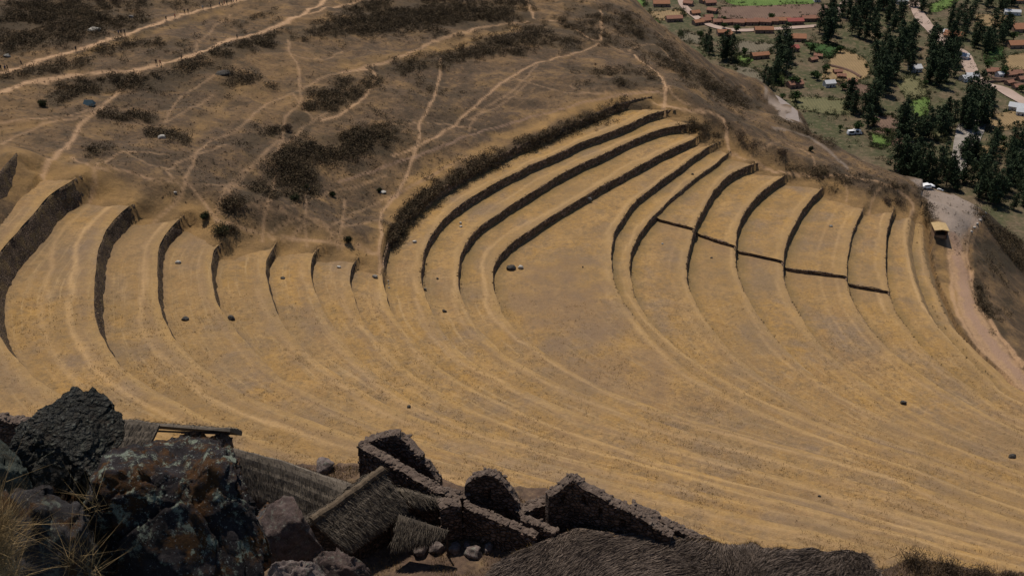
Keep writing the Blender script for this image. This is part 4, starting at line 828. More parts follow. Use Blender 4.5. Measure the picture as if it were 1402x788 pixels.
# ---------------- walkers on the trails ----------------
def mat_person(name,shirt,trs):
    m,n,b=newmat(name); tc=n.nodes.new('ShaderNodeTexCoord'); sp=n.nodes.new('ShaderNodeSeparateXYZ'); n.links.new(tc.outputs['Object'],sp.inputs[0])
    r=n.nodes.new('ShaderNodeValToRGB'); r.color_ramp.interpolation='CONSTANT'; e=r.color_ramp.elements; e.new(.5);e.new(.5);e.new(.5)
    for k,(p,c) in enumerate([(0,(.03,.025,.02)),(.05,trs),(.46,shirt),(.74,(.28,.17,.11)),(.86,(.02,.015,.012))]) if False else enumerate([(0,(.03,.025,.02)),(.05,trs),(.46,shirt),(.75,(.28,.17,.11)),(.84,(.03,.02,.015))]):
        e[k].position=p; e[k].color=rgb(c)
    mm=n.nodes.new('ShaderNodeMath'); mm.operation='DIVIDE'; mm.inputs[1].default_value=2.; n.links.new(sp.outputs[2],mm.inputs[0]); n.links.new(mm.outputs[0],r.inputs[0]); setc(n,b,r.outputs[0]); return m
def person_mesh(stride,mat):
    J=[((0,0,.95),.15),((0,0,1.2),.16),((0,0,1.42),.15),((0,0,1.52),.06),((0,0,1.6),.1),((0,.01,1.71),.09),
       ((-.1,0,.9),.1),((-.1,stride,.5),.075),((-.1,stride*.8-.05,.08),.05),((-.1,stride*.8+.13,.04),.04),
       ((.1,0,.9),.1),((.1,-stride*.3,.5),.075),((.1,-stride*1.3,.1),.05),((.1,-stride*1.3+.15,.04),.04),
       ((-.22,0,1.4),.06),((-.27,-stride*.4,1.12),.05),((-.25,-stride*.1,.88),.04),((.22,0,1.4),.06),((.27,stride*.4,1.12),.05),((.25,stride*.8,.92),.04)]
    E=[(0,1),(1,2),(2,3),(3,4),(4,5),(0,6),(6,7),(7,8),(8,9),(0,10),(10,11),(11,12),(12,13),(2,14),(14,15),(15,16),(2,17),(17,18),(18,19)]
    me=bpy.data.meshes.new('person'); me.from_pydata([j[0] for j in J],E,[]); o=bpy.data.objects.new('person',me); COL.objects.link(o)
    sk=o.modifiers.new('skin','SKIN'); 
    if not me.skin_vertices: 
        bpy.context.view_layer.objects.active=o
    for k,j in enumerate(J): me.skin_vertices[0].data[k].radius=(j[1],j[1]*.8)
    me.skin_vertices[0].data[0].use_root=True
    o.modifiers.new('sub','SUBSURF').levels=1; me.materials.append(mat); return o
PC=[('dark clothes',(.02,.02,.025),(.02,.02,.022)),('a dark blue top',(.03,.05,.12),(.02,.02,.025)),('a red top',(.28,.04,.035),(.03,.03,.04)),('a pale top',(.45,.42,.38),(.04,.04,.06))]
PP=[person_mesh(.16+.04*k,mat_person('walker in '+c[0],c[1],c[2])) for k,c in enumerate(PC)]
WK=[(2,96,0,'u'),(8,97,1,'u'),(11,96,0,'u'),(30,90,0,'u'),(104.5,70,0,'u'),(163,48,1,'u'),(166.5,47,0,'u'),(171,46.5,0,'u'),(228,28,0,'u'),(240,25,2,'u'),(253,18.5,0,'u'),(258,17.5,0,'u'),(278,13,3,'u'),(289,11,0,'u'),(301,8,1,'u'),(304.5,7.5,0,'u'),(307.5,7,2,'u'),(311,6,0,'u'),(317,4.5,0,'u'),(320,4,3,'u'),(324,3,0,'u'),
 (214.5,88,0,'l'),(220,89,2,'l'),(249,82,0,'l'),(325,53,0,'l')]
us=set()
for px,py,c,t in WK:
    o=PP[c] if c not in us else PP[c].copy()
    if c in us: COL.objects.link(o)
    us.add(c); P=hit(px,py+1); o.location=(P[0],P[1],P[2]-.02); o.rotation_euler=(0,0,random.choice([1.2,-1.9])+random.uniform(-.3,.3)); o.scale=(1.05,)*3
    tag(o,'person in %s walking on the %s dirt trail of the hillside'%(PC[c][0],'upper' if t=='u' else 'lower'),'person','walkers in %s on the %s trail'%(PC[c][0],'upper' if t=='u' else 'lower'))

# loose straw tufts standing on the nearer terraces
MST=mat_noise('straw tufts',[(.16,.11,.055),(.34,.23,.10),(.50,.36,.18)],.3,0,island=True)
R=[]
while len(R)<15000:
    q=(RNG.random()*1402,400+RNG.random()**.8*388); h=hit(*q)
    if h[2]<-142 or h[2]>-80: continue
    if vnoise(h[None,:2],.12,21,4)[0]+.25*RNG.normal()<.05: continue
    R.append(h)
R=np.repeat(np.array(R),5,axis=0)+RNG.normal(size=(75000,3))*[.22,.22,0]; D=RNG.normal(size=R.shape)*.6+np.array([0,0,.75]); D/=np.linalg.norm(D,axis=1)[:,None]
s_=np.cross(D,RNG.normal(size=R.shape)); s_/=np.linalg.norm(s_,axis=1)[:,None]; Lh=(.16+.26*RNG.random(len(R)))[:,None]
V=np.stack([R-s_*.035,R+s_*.035,R+D*Lh],1).reshape(-1,3); tag(meshobj('straw_tufts',V,np.arange(len(V)).reshape(-1,3),MST),'dry straw tufts scattered over the nearer terraces','grass',kind='stuff')
# ---------------- near spur that carries the ruins ----------------
GZ=-66.2
EDGE=[(-60,598),(0,598),(160,596),(300,615),(420,637),(488,636),(540,636),(600,655),(650,668),(712,664),(750,668),(785,690),(850,700),(900,726),(965,741),(1000,744),(1060,748),(1100,751),(1190,760),(1250,764),(1300,773),(1402,785),(1500,800)]
EP=np.array([unp(a,b,GZ+(2.2 if 960<a<1195 else 0)) for a,b in EDGE]); ea=np.arctan2(EP[:,0],EP[:,1]); er=np.hypot(EP[:,0],EP[:,1])
GP=np.array([(648,840),(655,790),(675,762),(710,744),(745,729),(790,714),(850,724),(900,733),(965,738),(1000,741),(1060,745),(1100,747),(1190,755),(1205,775),(1210,840)],float)
GPW=np.array([unp(a,b,GZ+2.) for a,b in GP]); GPW[7:13]*=1.03
def spurz(X):
    r=np.hypot(X[:,0],X[:,1]); a=np.arctan2(X[:,0],X[:,1]); e=np.interp(a,ea,er)+vnoise(np.c_[a*60,a*0],1,3,3)*.5
    z=GZ+vnoise(X,.18,2,4)*.35
    z=z+np.where(inpoly(X,GPW),sstep(-.2,1.1,distpoly(X,GPW[1:-1])),0)*(2.3+.06*vnoise(X,.25,6,3))
    z=np.where(r>e,z-(r-e)*2.3-.15*(r-e)**1.5,z)
    near=-10.2-(r-9)*1.15; z=np.where(r<58,np.maximum(z+(58-r)*0,np.where(r<9,-10.2,near)),z)
    return np.maximum(z,-125)
a_=np.radians(np.linspace(-40,38,520)); r_=np.r_[np.linspace(3,58,40),np.linspace(58.5,95,240),np.linspace(95.5,118,30)]
X=np.stack([np.outer(r_,np.sin(a_)),np.outer(r_,np.cos(a_))],2).reshape(-1,2)
def mat_spur():
    m,n,b=newmat('brown spur ground'); p=pos(n); f=tex(n,1.2,8,.75,p); g=tex(n,.25,6,.7,p)
    c=ramp(n,g,[(.35,(.085,.055,.042)),(.5,(.12,.08,.055)),(.65,(.17,.115,.06))]); c=mix(n,ramp(n,f,[(.4,.8),(.55,0.)]),c,(.055,.038,.028)); c=mix(n,ramp(n,f,[(.56,0.),(.7,.6)]),c,(.24,.165,.09))
    setc(n,b,c); bump(n,b,f,1.,.15); return m
SV=np.c_[X,spurz(X)]; sp_=meshobj('spur_ground',SV,gridfaces(len(r_),len(a_))[:,::-1],mat_spur(),smooth=True); tag(sp_,kind='structure')
SB=BVHTree.FromPolygons(SV.tolist(),gridfaces(len(r_),len(a_)).tolist())
def sground(x,y):
    h=SB.ray_cast(Vector((x,y,0)),Vector((0,0,-1)),300); return h[0].z if h[0] else GZ
def shit(px,py):
    h=SB.ray_cast(Vector((0,0,0)),Vector(ray(px,py)).normalized(),300); return np.array(h[0]) if h[0] else None
# grass blades
def blades(roots,dirs,length,width,rng):
    n=len(roots); L=length*(.5+rng.random(n))[:,None]; side=np.cross(dirs,rng.normal(size=(n,3))); side/=np.linalg.norm(side,axis=1)[:,None]+1e-9
    return np.stack([roots-side*width,roots+side*width,roots+dirs*L],1).reshape(-1,3)
MG=mat_noise('shade grey ichu grass',[(.085,.066,.054),(.13,.102,.083),(.19,.148,.118)],.35,0,island=True)  # shade lying over the mound is put into this grey grass colour
MGo=mat_noise('golden dry grass',[(.14,.09,.035),(.32,.22,.10)],.6,0,island=True)
R=[];D=[]
while len(R)<52000:
    q=(RNG.random(4000)*560+645,RNG.random(4000)*92+712); Q=np.stack(q,1); Q=Q[inpoly(Q,GP)]
    for a,b in Q:
        h=unp(a,b,GZ+2.); R.append((h[0]+RNG.normal()*.2,h[1]+RNG.normal()*.2))
R=np.array(R)[:52000]; zr=spurz(R)
fl=np.stack([vnoise(R,.16,1,2)*.8-.55,-.55+vnoise(R,.16,5,2)*.6,np.full(len(R),.08)],1)+RNG.normal(size=(len(R),3))*.12; fl/=np.linalg.norm(fl,axis=1)[:,None]
V=blades(np.c_[R,zr],fl,1.0,.035,RNG); tag(meshobj('grey_grass',V,np.arange(len(V)).reshape(-1,3),MG),'grey matted long grass covering the near mound at the bottom of the view','grass',kind='stuff')
# golden rim along the edges and dry tufts on the spur
R=[]
for a,b in zip(GP[1:12],GP[2:12]):
    for _ in range(330): t=RNG.random(); p=a+(b-a)*t; R.append(unp(p[0]+RNG.normal()*2,p[1]+abs(RNG.normal())*3+1,GZ+2.1))
for a,b in zip(EDGE[12:-1],EDGE[13:]):
    for _ in range(300): t=RNG.random(); R.append(unp(a[0]+(b[0]-a[0])*t,a[1]+(b[1]-a[1])*t+abs(RNG.normal())*6+1,GZ))
for _ in range(4200): R.append(unp(RNG.random()*300+430,735+RNG.random()*60,GZ))
for _ in range(5000): R.append(unp(RNG.random()*260+1180,755+RNG.random()*45,GZ))
for _ in range(1500): R.append(unp(RNG.random()*120+420,640+RNG.random()*18,GZ))
for _ in range(1200): R.append(unp(RNG.random()*70+690,668+RNG.random()*25,GZ))
R=np.array(R); R=R[(vnoise(R,.5,3,3)>-.1)]; d=RNG.normal(size=(len(R),3))*.45+np.array([0,0,.9]); d/=np.linalg.norm(d,axis=1)[:,None]
V=blades(np.c_[R,spurz(R)-.02],d,.34,.022,RNG); tag(meshobj('dry_grass',V,np.arange(len(V)).reshape(-1,3),MGo),'golden dry grass along the rim of the near spur','grass',kind='stuff')
# dark shrubs on the rim, bottom right
for px,py,r,h,lab in [(1218,765,.9,1.6,'upright dark twiggy shrub on the rim, leftmost at the bottom right'),(1255,774,1.9,1.3,'broad dark shrub on the rim at the bottom right'),(1300,785,1.7,1.2,'low dark shrub right of the broad one on the rim'),(1345,790,1.3,1.0,'low dark shrub nearest the bottom right corner'),(1385,792,.9,.8,'small dark shrub in the very bottom right corner'),(985,748,.5,.9,'single orange brown grass tussock on the rim beside the ruin wall')]:
    x,y=unp(px,py,GZ); P=np.array([x,y,spurz(np.array([[x,y]]))[0]]); n_=500 if r>1 else 260
    d=RNG.normal(size=(n_,3))*.55+np.array([0,0,.8]); d/=np.linalg.norm(d,axis=1)[:,None]; ro=RNG.normal(size=(n_,3))*r*.4; ro[:,2]=0
    root=empty('shrub' if px!=985 else 'grass_tussock',P); tag(root,lab,'shrub' if px!=985 else 'grass')
    V=blades(ro,d,h*.8,.02,RNG); mt=MSB if px!=985 else MGo; meshobj('stem',V,np.arange(len(V)).reshape(-1,3),mt,root)
    if px!=985: L=leafcloud((0,0,h*.4),(r,r,h*.4),500,.09,RNG); meshobj('crown',L,np.arange(len(L)).reshape(-1,3),MSB,root)
# ---------------- ruin walls ----------------
MRW=mat_wall('dark ruin masonry',(.09,.064,.05),(.22,.155,.12),2.0,.1)
MRT=mat_noise('mud wall top',[(.06,.044,.035),(.12,.09,.072),(.21,.165,.13)],2.2,1.,.2)
def ruin_wall(segs,th,name='ruin_wall',niches=(),parent=None,base=GZ-.8,away=None,rough=.09,ext=(0,0),label=None,group=None):
    """segs: front top edge as pixels with the height of the top; one straight run, thickness away from the camera"""
    P=np.array([P3(*s) for s in segs]); a,b=P[0,:2],P[-1,:2]; L=np.linalg.norm(b-a); d=(b-a)/L; n_=np.array([-d[1],d[0]]); 
    if n_@(a+b)<0: n_=-n_
    if away is not None: n_=n_*away
    s=(P[:,:2]-a)@d; o_=(P[:,:2]-a)@n_; st=.16; M_=max(4,int(L/st)); ss=np.linspace(-ext[0],L+ext[1],M_); od=np.argsort(s)
    zt=np.interp(ss,s[od],P[od,2])+vnoise(np.c_[ss,ss*0+P[0,0]],1.6,1,3)*.16+np.round(vnoise(np.c_[ss,ss*0+P[0,0]+9],.9,4,2)*2.2)*.09; of=np.interp(ss,s[od],o_[od])
    H=zt-base; K=max(4,int(H.max()/st)); rows=[]
    f=np.linspace(0,1,K)
    def pt(off,zz): xy=a+d*ss[:,None]+n_*(of+off)[:,None]; return np.c_[xy,zz]
    for k in range(K):
        z=base+H*f[k]; q=np.zeros(M_); 
        for (s0,s1,h0,h1) in niches: q=np.where((ss>s0*L)&(ss<s1*L)&(zt-z>h0)&(zt-z<h1),.4,q)
        rows.append(pt(q-.12*(1-f[k])*1.+vnoise(np.c_[ss,z],2.6,3,3)*rough*1.3,z))
    nf=len(rows)
    for g in (.25,.5,.75): rows.append(pt(th*g,zt+.06+vnoise(np.c_[ss,ss*0+g*3],2.5,6,3)*.16))
    for k in range(K-1,-1,-1):
        z=base+H*f[k]; rows.append(pt(th+.1*(1-f[k])+vnoise(np.c_[ss,z],2.2,9,3)*rough,z))
    V=np.stack(rows,1).reshape(-1,3); C=len(rows); Fc=gridfaces(M_,C); 
    Fc=np.vstack([Fc,[[i,i+1,C-2-i,C-1-i][::1] for i in range(K-1)],[[len(V)-C+i,len(V)-C+C-1-i,len(V)-C+C-2-i,len(V)-C+i+1] for i in range(K-1)]])
    sv,sf=rock_mesh(1,(1,1,1),int(abs(P[0,0])*10)%50,.2); nst=int((L+ext[0]+ext[1])*th*9); k0=len(V); EV=[V]; EF=[]
    tri=[]; 
    for q_ in range(nst):
        j_=RNG.integers(0,M_); g_=RNG.random(); xy=a+d*ss[j_]+n_*(of[j_]+th*g_); r_s=(.09+.13*RNG.random()); an=RNG.random()*3; ca_,sa_=math.cos(an),math.sin(an)
        w_=sv*[r_s*1.5,r_s,r_s*.75]; w_=np.c_[w_[:,0]*ca_-w_[:,1]*sa_,w_[:,0]*sa_+w_[:,1]*ca_,w_[:,2]]; EV.append(w_+[xy[0],xy[1],zt[j_]+.05]); tri.append(sf+k0); k0+=len(sv)
    for q_ in range(int(L*H.mean()*5)):
        j_=RNG.integers(0,M_); zq=base+H[j_]*RNG.random(); xy=a+d*ss[j_]+n_*(of[j_]-.02); r_s=(.1+.14*RNG.random()); w_=sv*[r_s*1.3,r_s*.7,r_s*.8]; w_=w_[:,0:1]*np.r_[d,0]+w_[:,1:2]*np.r_[n_,0]+w_[:,2:3]*np.array([0,0,1.]); 
        if any(s0*L-.2<ss[j_]<s1*L+.2 for s0,s1,_,_ in niches): continue
        EV.append(w_+[xy[0],xy[1],zq]); tri.append(sf+k0); k0+=len(sv)
    ntop=len(Fc); V=np.vstack(EV); Ft=np.vstack(tri); Fc_all=Fc.tolist()+Ft.tolist()
    o=meshobj(name,V,Fc_all,MRW,parent); o.data.materials.append(MRT)
    mi=np.zeros(len(Fc_all),np.int32); mi[ntop:ntop+nst*len(sf)]=1; col=np.tile(np.arange(C-1),M_-1); mi[:len(col)]=((col>=nf-1)&(col<nf+3)).astype(np.int32); o.data.polygons.foreach_set('material_index',mi)
    if label: tag(o,label,'wall',group)
    return o
r=empty('roofless_ruin',(0,0,0)); tag(r,'roofless stone building with a tall back corner, left of the arched gable wall','ruin')
ruin_wall([(490,612,-61.6),(520,628,-61.7),(563,654,-62.),(600,674,-62.2),(637,682,-62.6)],.95,'front_wall',parent=r)
ruin_wall([(500,607,-61.6),(520,600,-61.2),(542,596.5,-60.6)],.9,'end_wall',parent=r,ext=(0,.35))
ruin_wall([(542,596.5,-60.6),(552,600,-60.8),(562,612,-61.2),(574,628,-62.)],.8,'back_wall',parent=r)
ruin_wall([(572,631,-62.4),(582,634,-62.6),(590,646,-63.4),(600,660,-64.2)],.8,'back_wall',parent=r)
ruin_wall([(636,667,-61.8),(642,659,-61.3),(652,652,-60.8),(663,650,-60.6),(674,649.5,-60.6),(684,656,-61),(692,665,-61.6),(700,676,-62.2),(707,686,-62.9),(711,698,-63.7),(712.5,716,-65)],.9,'gable_wall',niches=[(.28,.42,1.5,2.8),(.72,.83,2.1,3.4)],label='tall dark gable wall with rounded ragged top and a small niche')
ruin_wall([(604,697,-62.4),(616,694,-62.3),(632,693,-62.4)],1.3,'pillar_wall',label='squat square stump of wall with a pale flat top, between thatch and gable')
ruin_wall([(634,693,-62.6),(650,700,-62.8),(680,712,-63.1),(710,726,-63.4),(733,737,-63.7)],.8,label='long low wall with pale top running down right from the squat stump')
ruin_wall([(712,712,-63.2),(730,719,-63.4),(760,731,-63.6)],.8,label='short low wall with pale top right of the rounded gable')
ruin_wall([(712,706,-63.8),(735,696,-63.8),(752,688,-63.6)],1.1,label='low crumbled wall climbing to the pointed ruin')
r=empty('pointed_ruin',(0,0,0)); tag(r,'roofless stone house with a pointed near corner and niches inside, right of the gable','ruin')
ruin_wall([(751,681,-61.6),(766,673,-61.2),(784,658.5,-60.2)],.95,'end_wall',parent=r,ext=(0,.5),niches=[(.55,.7,.8,1.6)])
ruin_wall([(784,658.5,-60.2),(800,669,-60.7),(850,696,-61.6),(888,716,-62.4),(918,735,-63.2)],.95,'side_wall',parent=r,niches=[(.1,.15,.6,1.5),(.27,.32,1.,1.9),(.5,.56,1.1,2.1)])
ruin_wall([(864,694,-62.6),(890,706,-63),(930,727,-63.6),(972,745,-64.2)],.8,label='long outer wall behind the pointed ruin, running to the grassy rim')
# ---------------- thatched roofs ----------------
MTH=mat_noise('grey old thatch',[(.07,.058,.046),(.115,.096,.075),(.17,.142,.108)],.9,.6,.1,None,island=True)
MTR=mat_noise('brown ridge thatch',[(.05,.038,.027),(.09,.068,.046),(.13,.10,.068)],1.2,.6,.1,island=True)
MWD=mat_noise('dark roof timber',[(.03,.02,.015),(.08,.055,.04)],3,.3)
MMW=mat_wall('house wall under thatch',(.06,.043,.033),(.13,.09,.065),2.2,.0)
def thatch(RA,RB,EA,EB,label,th=.38,walls=True,ridge=True,far=True,posts=(),sag=.12,nstr=4200,hip=0.,wallh=None,farE=None,near=True,extra=()):
    RA,RB,EA,EB=[np.asarray(x,float) for x in (RA,RB,EA,EB)]; c=(RA+RB)/2; base=np.array([c[0],c[1],GZ]); r=empty('thatched_house',base); tag(r,label,'house')
    FA=RA*2-EA; FA[2]=EA[2]; FB=RB*2-EB; FB[2]=EB[2]
    if farE is not None: FA,FB=[np.asarray(x,float) for x in farE]
    allV=[];allF=[];k0=0
    def slope(A,B,C,D,flip):   # A,B ridge  C,D eaves
        nonlocal k0
        L=np.linalg.norm(B-A); H=np.linalg.norm(C-A); m=max(8,int(L/.22)); k=max(6,int(H/.25)); s=np.linspace(0,1,m); t=np.linspace(0,1,k)
        Sg,Tg=np.meshgrid(s,t,indexing='ij'); P=(A[None,None]*(1-Sg)[...,None]+B[None,None]*Sg[...,None])*(1-Tg)[...,None]+(C[None,None]*(1-Sg)[...,None]+D[None,None]*Sg[...,None])*Tg[...,None]
        nn=np.cross(B-A,C-A); nn/=np.linalg.norm(nn); nn=nn*(1 if nn[2]>0 else -1)
        bul=(.18*np.sin(Tg*np.pi)+ .0)+vnoise(np.c_[(Sg*L).ravel(),(Tg*H).ravel()],.8,k0%7,4).reshape(Sg.shape)*.16
        bul=bul-.12*((Tg*H/.9)%1.0)*(Tg<.97)
        top=P+nn*(bul+th*.5)[...,None]; top[:,0]-=nn*th*.2; bot=P-nn*(th*.5)
        top[:,:,2]-=sag*np.sin(Sg*np.pi)
        Vt=np.concatenate([top,bot[:,::-1]],1).reshape(-1,3); w=2*k; F1=gridfaces(m,w,k0); F2=np.stack([k0+np.arange(m-1)*w+w-1,k0+np.arange(m-1)*w,k0+np.arange(1,m)*w,k0+np.arange(1,m)*w+w-1],1)
        caps=[[k0+e*w+i,k0+e*w+i+1,k0+e*w+w-2-i,k0+e*w+w-1-i] for e in (0,m-1) for i in range(k-1)]
        allV.append(Vt); allF.append(np.vstack([F1,F2,caps])); k0+=len(Vt)
        n_=nstr; u=RNG.random(n_); v=RNG.random(n_)**.8; ii=(u*(m-1)).astype(int); jj=(v*(k-1)).astype(int); ro=top[ii,jj]+RNG.normal(size=(n_,3))*.1
        dd=(C-A)/H; dd=dd+nn*.10+RNG.normal(size=(n_,3))*.13; dd/=np.linalg.norm(dd,axis=1)[:,None]
        b1=blades(ro,dd,.5,.022,RNG)
        ne=n_//4; ii=(RNG.random(ne)*(m-1)).astype(int); ro=top[ii,-1]-nn*RNG.random(ne)[:,None]*th+RNG.normal(size=(ne,3))*.06; d2=(C-A)/H+np.array([0,0,-.35])+RNG.normal(size=(ne,3))*.2; d2/=np.linalg.norm(d2,axis=1)[:,None]
        return np.vstack([b1,blades(ro,d2,.4,.022,RNG)])
    bl=[slope(RA,RB,EA,EB,0)] if near else []
    for e_ in extra: bl.append(slope(*[np.asarray(x,float) for x in e_],0))
    if far: bl.append(slope(RA,RB,FA,FB,1)[:nstr])
    bl=np.vstack(bl)[: (len(np.vstack(bl))//3)*3]; nb=len(bl)
    V=np.vstack(allV+[bl]); Fq=np.vstack(allF).tolist(); Fq+= (np.arange(nb).reshape(-1,3)+k0).tolist()
    rf=meshobj('roof',V-base,Fq,MTH,r)
    if ridge:
        n_=24; P=[RA+(RB-RA)*t+np.array([0,0,th*.55-sag*math.sin(t*math.pi)+.05*math.sin(t*17)]) for t in np.linspace(-.01,1.01,n_)]; v,f=tubemesh(P,[.36+.05*math.sin(i*2.3) for i in range(n_)],10); 
        ro=np.array([P[i] for i in RNG.integers(0,n_,900)])+RNG.normal(size=(900,3))*.2; sd=(EA-RA)/np.linalg.norm(EA-RA); dd=sd*np.sign(RNG.random((900,1))-.4)*[1,1,1]+RNG.normal(size=(900,3))*.3; dd[:,2]=-abs(dd[:,2])*.6; dd/=np.linalg.norm(dd,axis=1)[:,None]
        b_=blades(ro,dd,.45,.025,RNG); f=f+(np.arange(len(b_)).reshape(-1,3)+len(v)).tolist(); meshobj('ridge_cap',np.vstack([v,b_])-base,f,MTR,rf)
    if walls:
        q=[RA*(.12)+EA*.88,RB*.12+EB*.88,(RB*.12+FB*.88),(RA*.12+FA*.88)]; ce=sum(q)/4; q=[ce+(p-ce)*.93 for p in q]; zt=EA[2]-.05 if wallh is None else wallh
        zt4=[min(p[2],zt+9)-th*.6 for p in q]
        V=[(p[0],p[1],GZ-.8) for p in q]+[(p[0],p[1],z) for p,z in zip(q,zt4)]; ga=RA*.94+RB*.06; gb=RB*.94+RA*.06
        V+=[(ga[0],ga[1],ga[2]-th*.6),(gb[0],gb[1],gb[2]-th*.6)]
        meshobj('wall',np.array(V)-base,[(0,1,5,4),(1,2,6,9,5),(2,3,7,6),(3,0,4,8,7)],MMW,r)
    for p in posts:
        p=np.asarray(p,float); v,f=tubemesh([(p[0],p[1],GZ-.5),(p[0],p[1],p[2])],[.09,.08]); meshobj('post',np.array(v)-base,f,MWD,r)
    return r
t=thatch(P3(300,611,-60.4),P3(474,668,-61.4),P3(312,662,-63.4),P3(446,718,-63.8),'long low thatched house with a hump backed grey roof beside the lichen boulder',th=.7,ridge=False,nstr=9000,sag=-.35)
t=thatch(P3(428,714,-61.2),P3(524,645,-60.4),P3(474,752,-63.5),P3(556,694,-62.9),'steep thatched house with a thick brown ridge roll, in front of the roofless ruin',th=.4,nstr=8000,posts=[P3(491,738,-63.6),P3(535,714,-63.4)])
t=thatch(P3(548,670,-62.4),P3(608,684,-62.6),P3(566,691,-63.2),P3(612,690,-63.3),'small thatched lean-to with a post, upper one tucked behind the steep roof',th=.25,nstr=2200,ridge=False,walls=False,posts=[P3(599,692,-63.2),P3(586,693,-63.2)],far=True)
t=thatch(P3(548,704,-62.6),P3(616,726,-63.2),P3(538,749,-64.4),P3(594,740,-64.4),'small drooping thatched shelter, lower one beside the steep roof',th=.3,nstr=2600,ridge=False,walls=False,far=False,posts=[P3(535,712,-63.6),P3(612,728,-63.6)])
A1_,B1_=P3(168,576,-60.6),P3(315,588,-61.0); fo=np.array([.3,2.4,-2.3])
t=thatch(A1_,B1_,P3(96,690,-64.4),P3(252,640,-63.6),'thatched shelter on bare poles behind the lichen boulder',th=.34,nstr=5000,ridge=False,walls=False,near=False,farE=(A1_+fo,B1_+fo),extra=[(A1_,P3(219,582,-60.8),P3(90,700,-64.4),P3(168,690,-64.6))],posts=[P3(246,600,-61.6),P3(294,596,-61.8),P3(306,602,-62),P3(285,610,-62.4)])
rr=t
for (a,b) in [((248,592,-61.5),(314,590,-61.5)),((258,592,-61.6),(300,612,-62.6)),((175,588,-61.3),(300,593,-61.5))]:
    A,B_=P3(*a),P3(*b); v,f=tubemesh([A,B_],[.09,.09]); meshobj('rafter',np.array(v)-np.array(rr.location),f,MWD,rr)
ruin_wall([(292,600,-62.2),(302,598,-62),(314,606,-62.6)],.8,label='ragged dark end wall under the tip of the shelter on poles')
ruin_wall([(-60,577,-61.4),(0,577,-61.4),(30,580,-61.6),(46,584,-62.)],1.2,label='dark wall with a flat grey top at the far left edge')
# ---------------- stones among the ruins ----------------
def spurstone(px,py,w,h,lab,mt,dep=.8):
    x,y=unp(px,py,GZ); V,Fc=rock_mesh(4,(w,w*dep,h),int(px+py),.3); o=meshobj('rock',V,Fc,mt); o.location=(x,y,spurz(np.array([[x,y]]))[0]+h*.3); o.rotation_euler=(0,0,RNG.random()*3); tag(o,lab,'rock'); return o
MPK=mat_rock('pinkish stone slab',(.08,.058,.052),.25,.1,.8); MGR=mat_rock('pale speckled rock',(.15,.12,.11),.45,.1,.9)
for px,py,w,h,lab in [(444,643,1.1,.8,'small dark stone left of the roofless ruin'),(576,752,.9,.6,'pale slab on the ground below the drooping shelter'),(598,752,.8,.6,'grey slab right of the pale one below the drooping shelter'),(622,752,.7,.5,'small pale stone at the foot of the squat stump'),(650,758,.9,.6,'pale rubble stone below the long low wall'),(668,752,.6,.5,'smaller rubble stone below the long low wall'),(640,748,.4,.35,'tiny rubble stone nearest the squat stump')]: spurstone(px,py,w,h,lab,MGR)
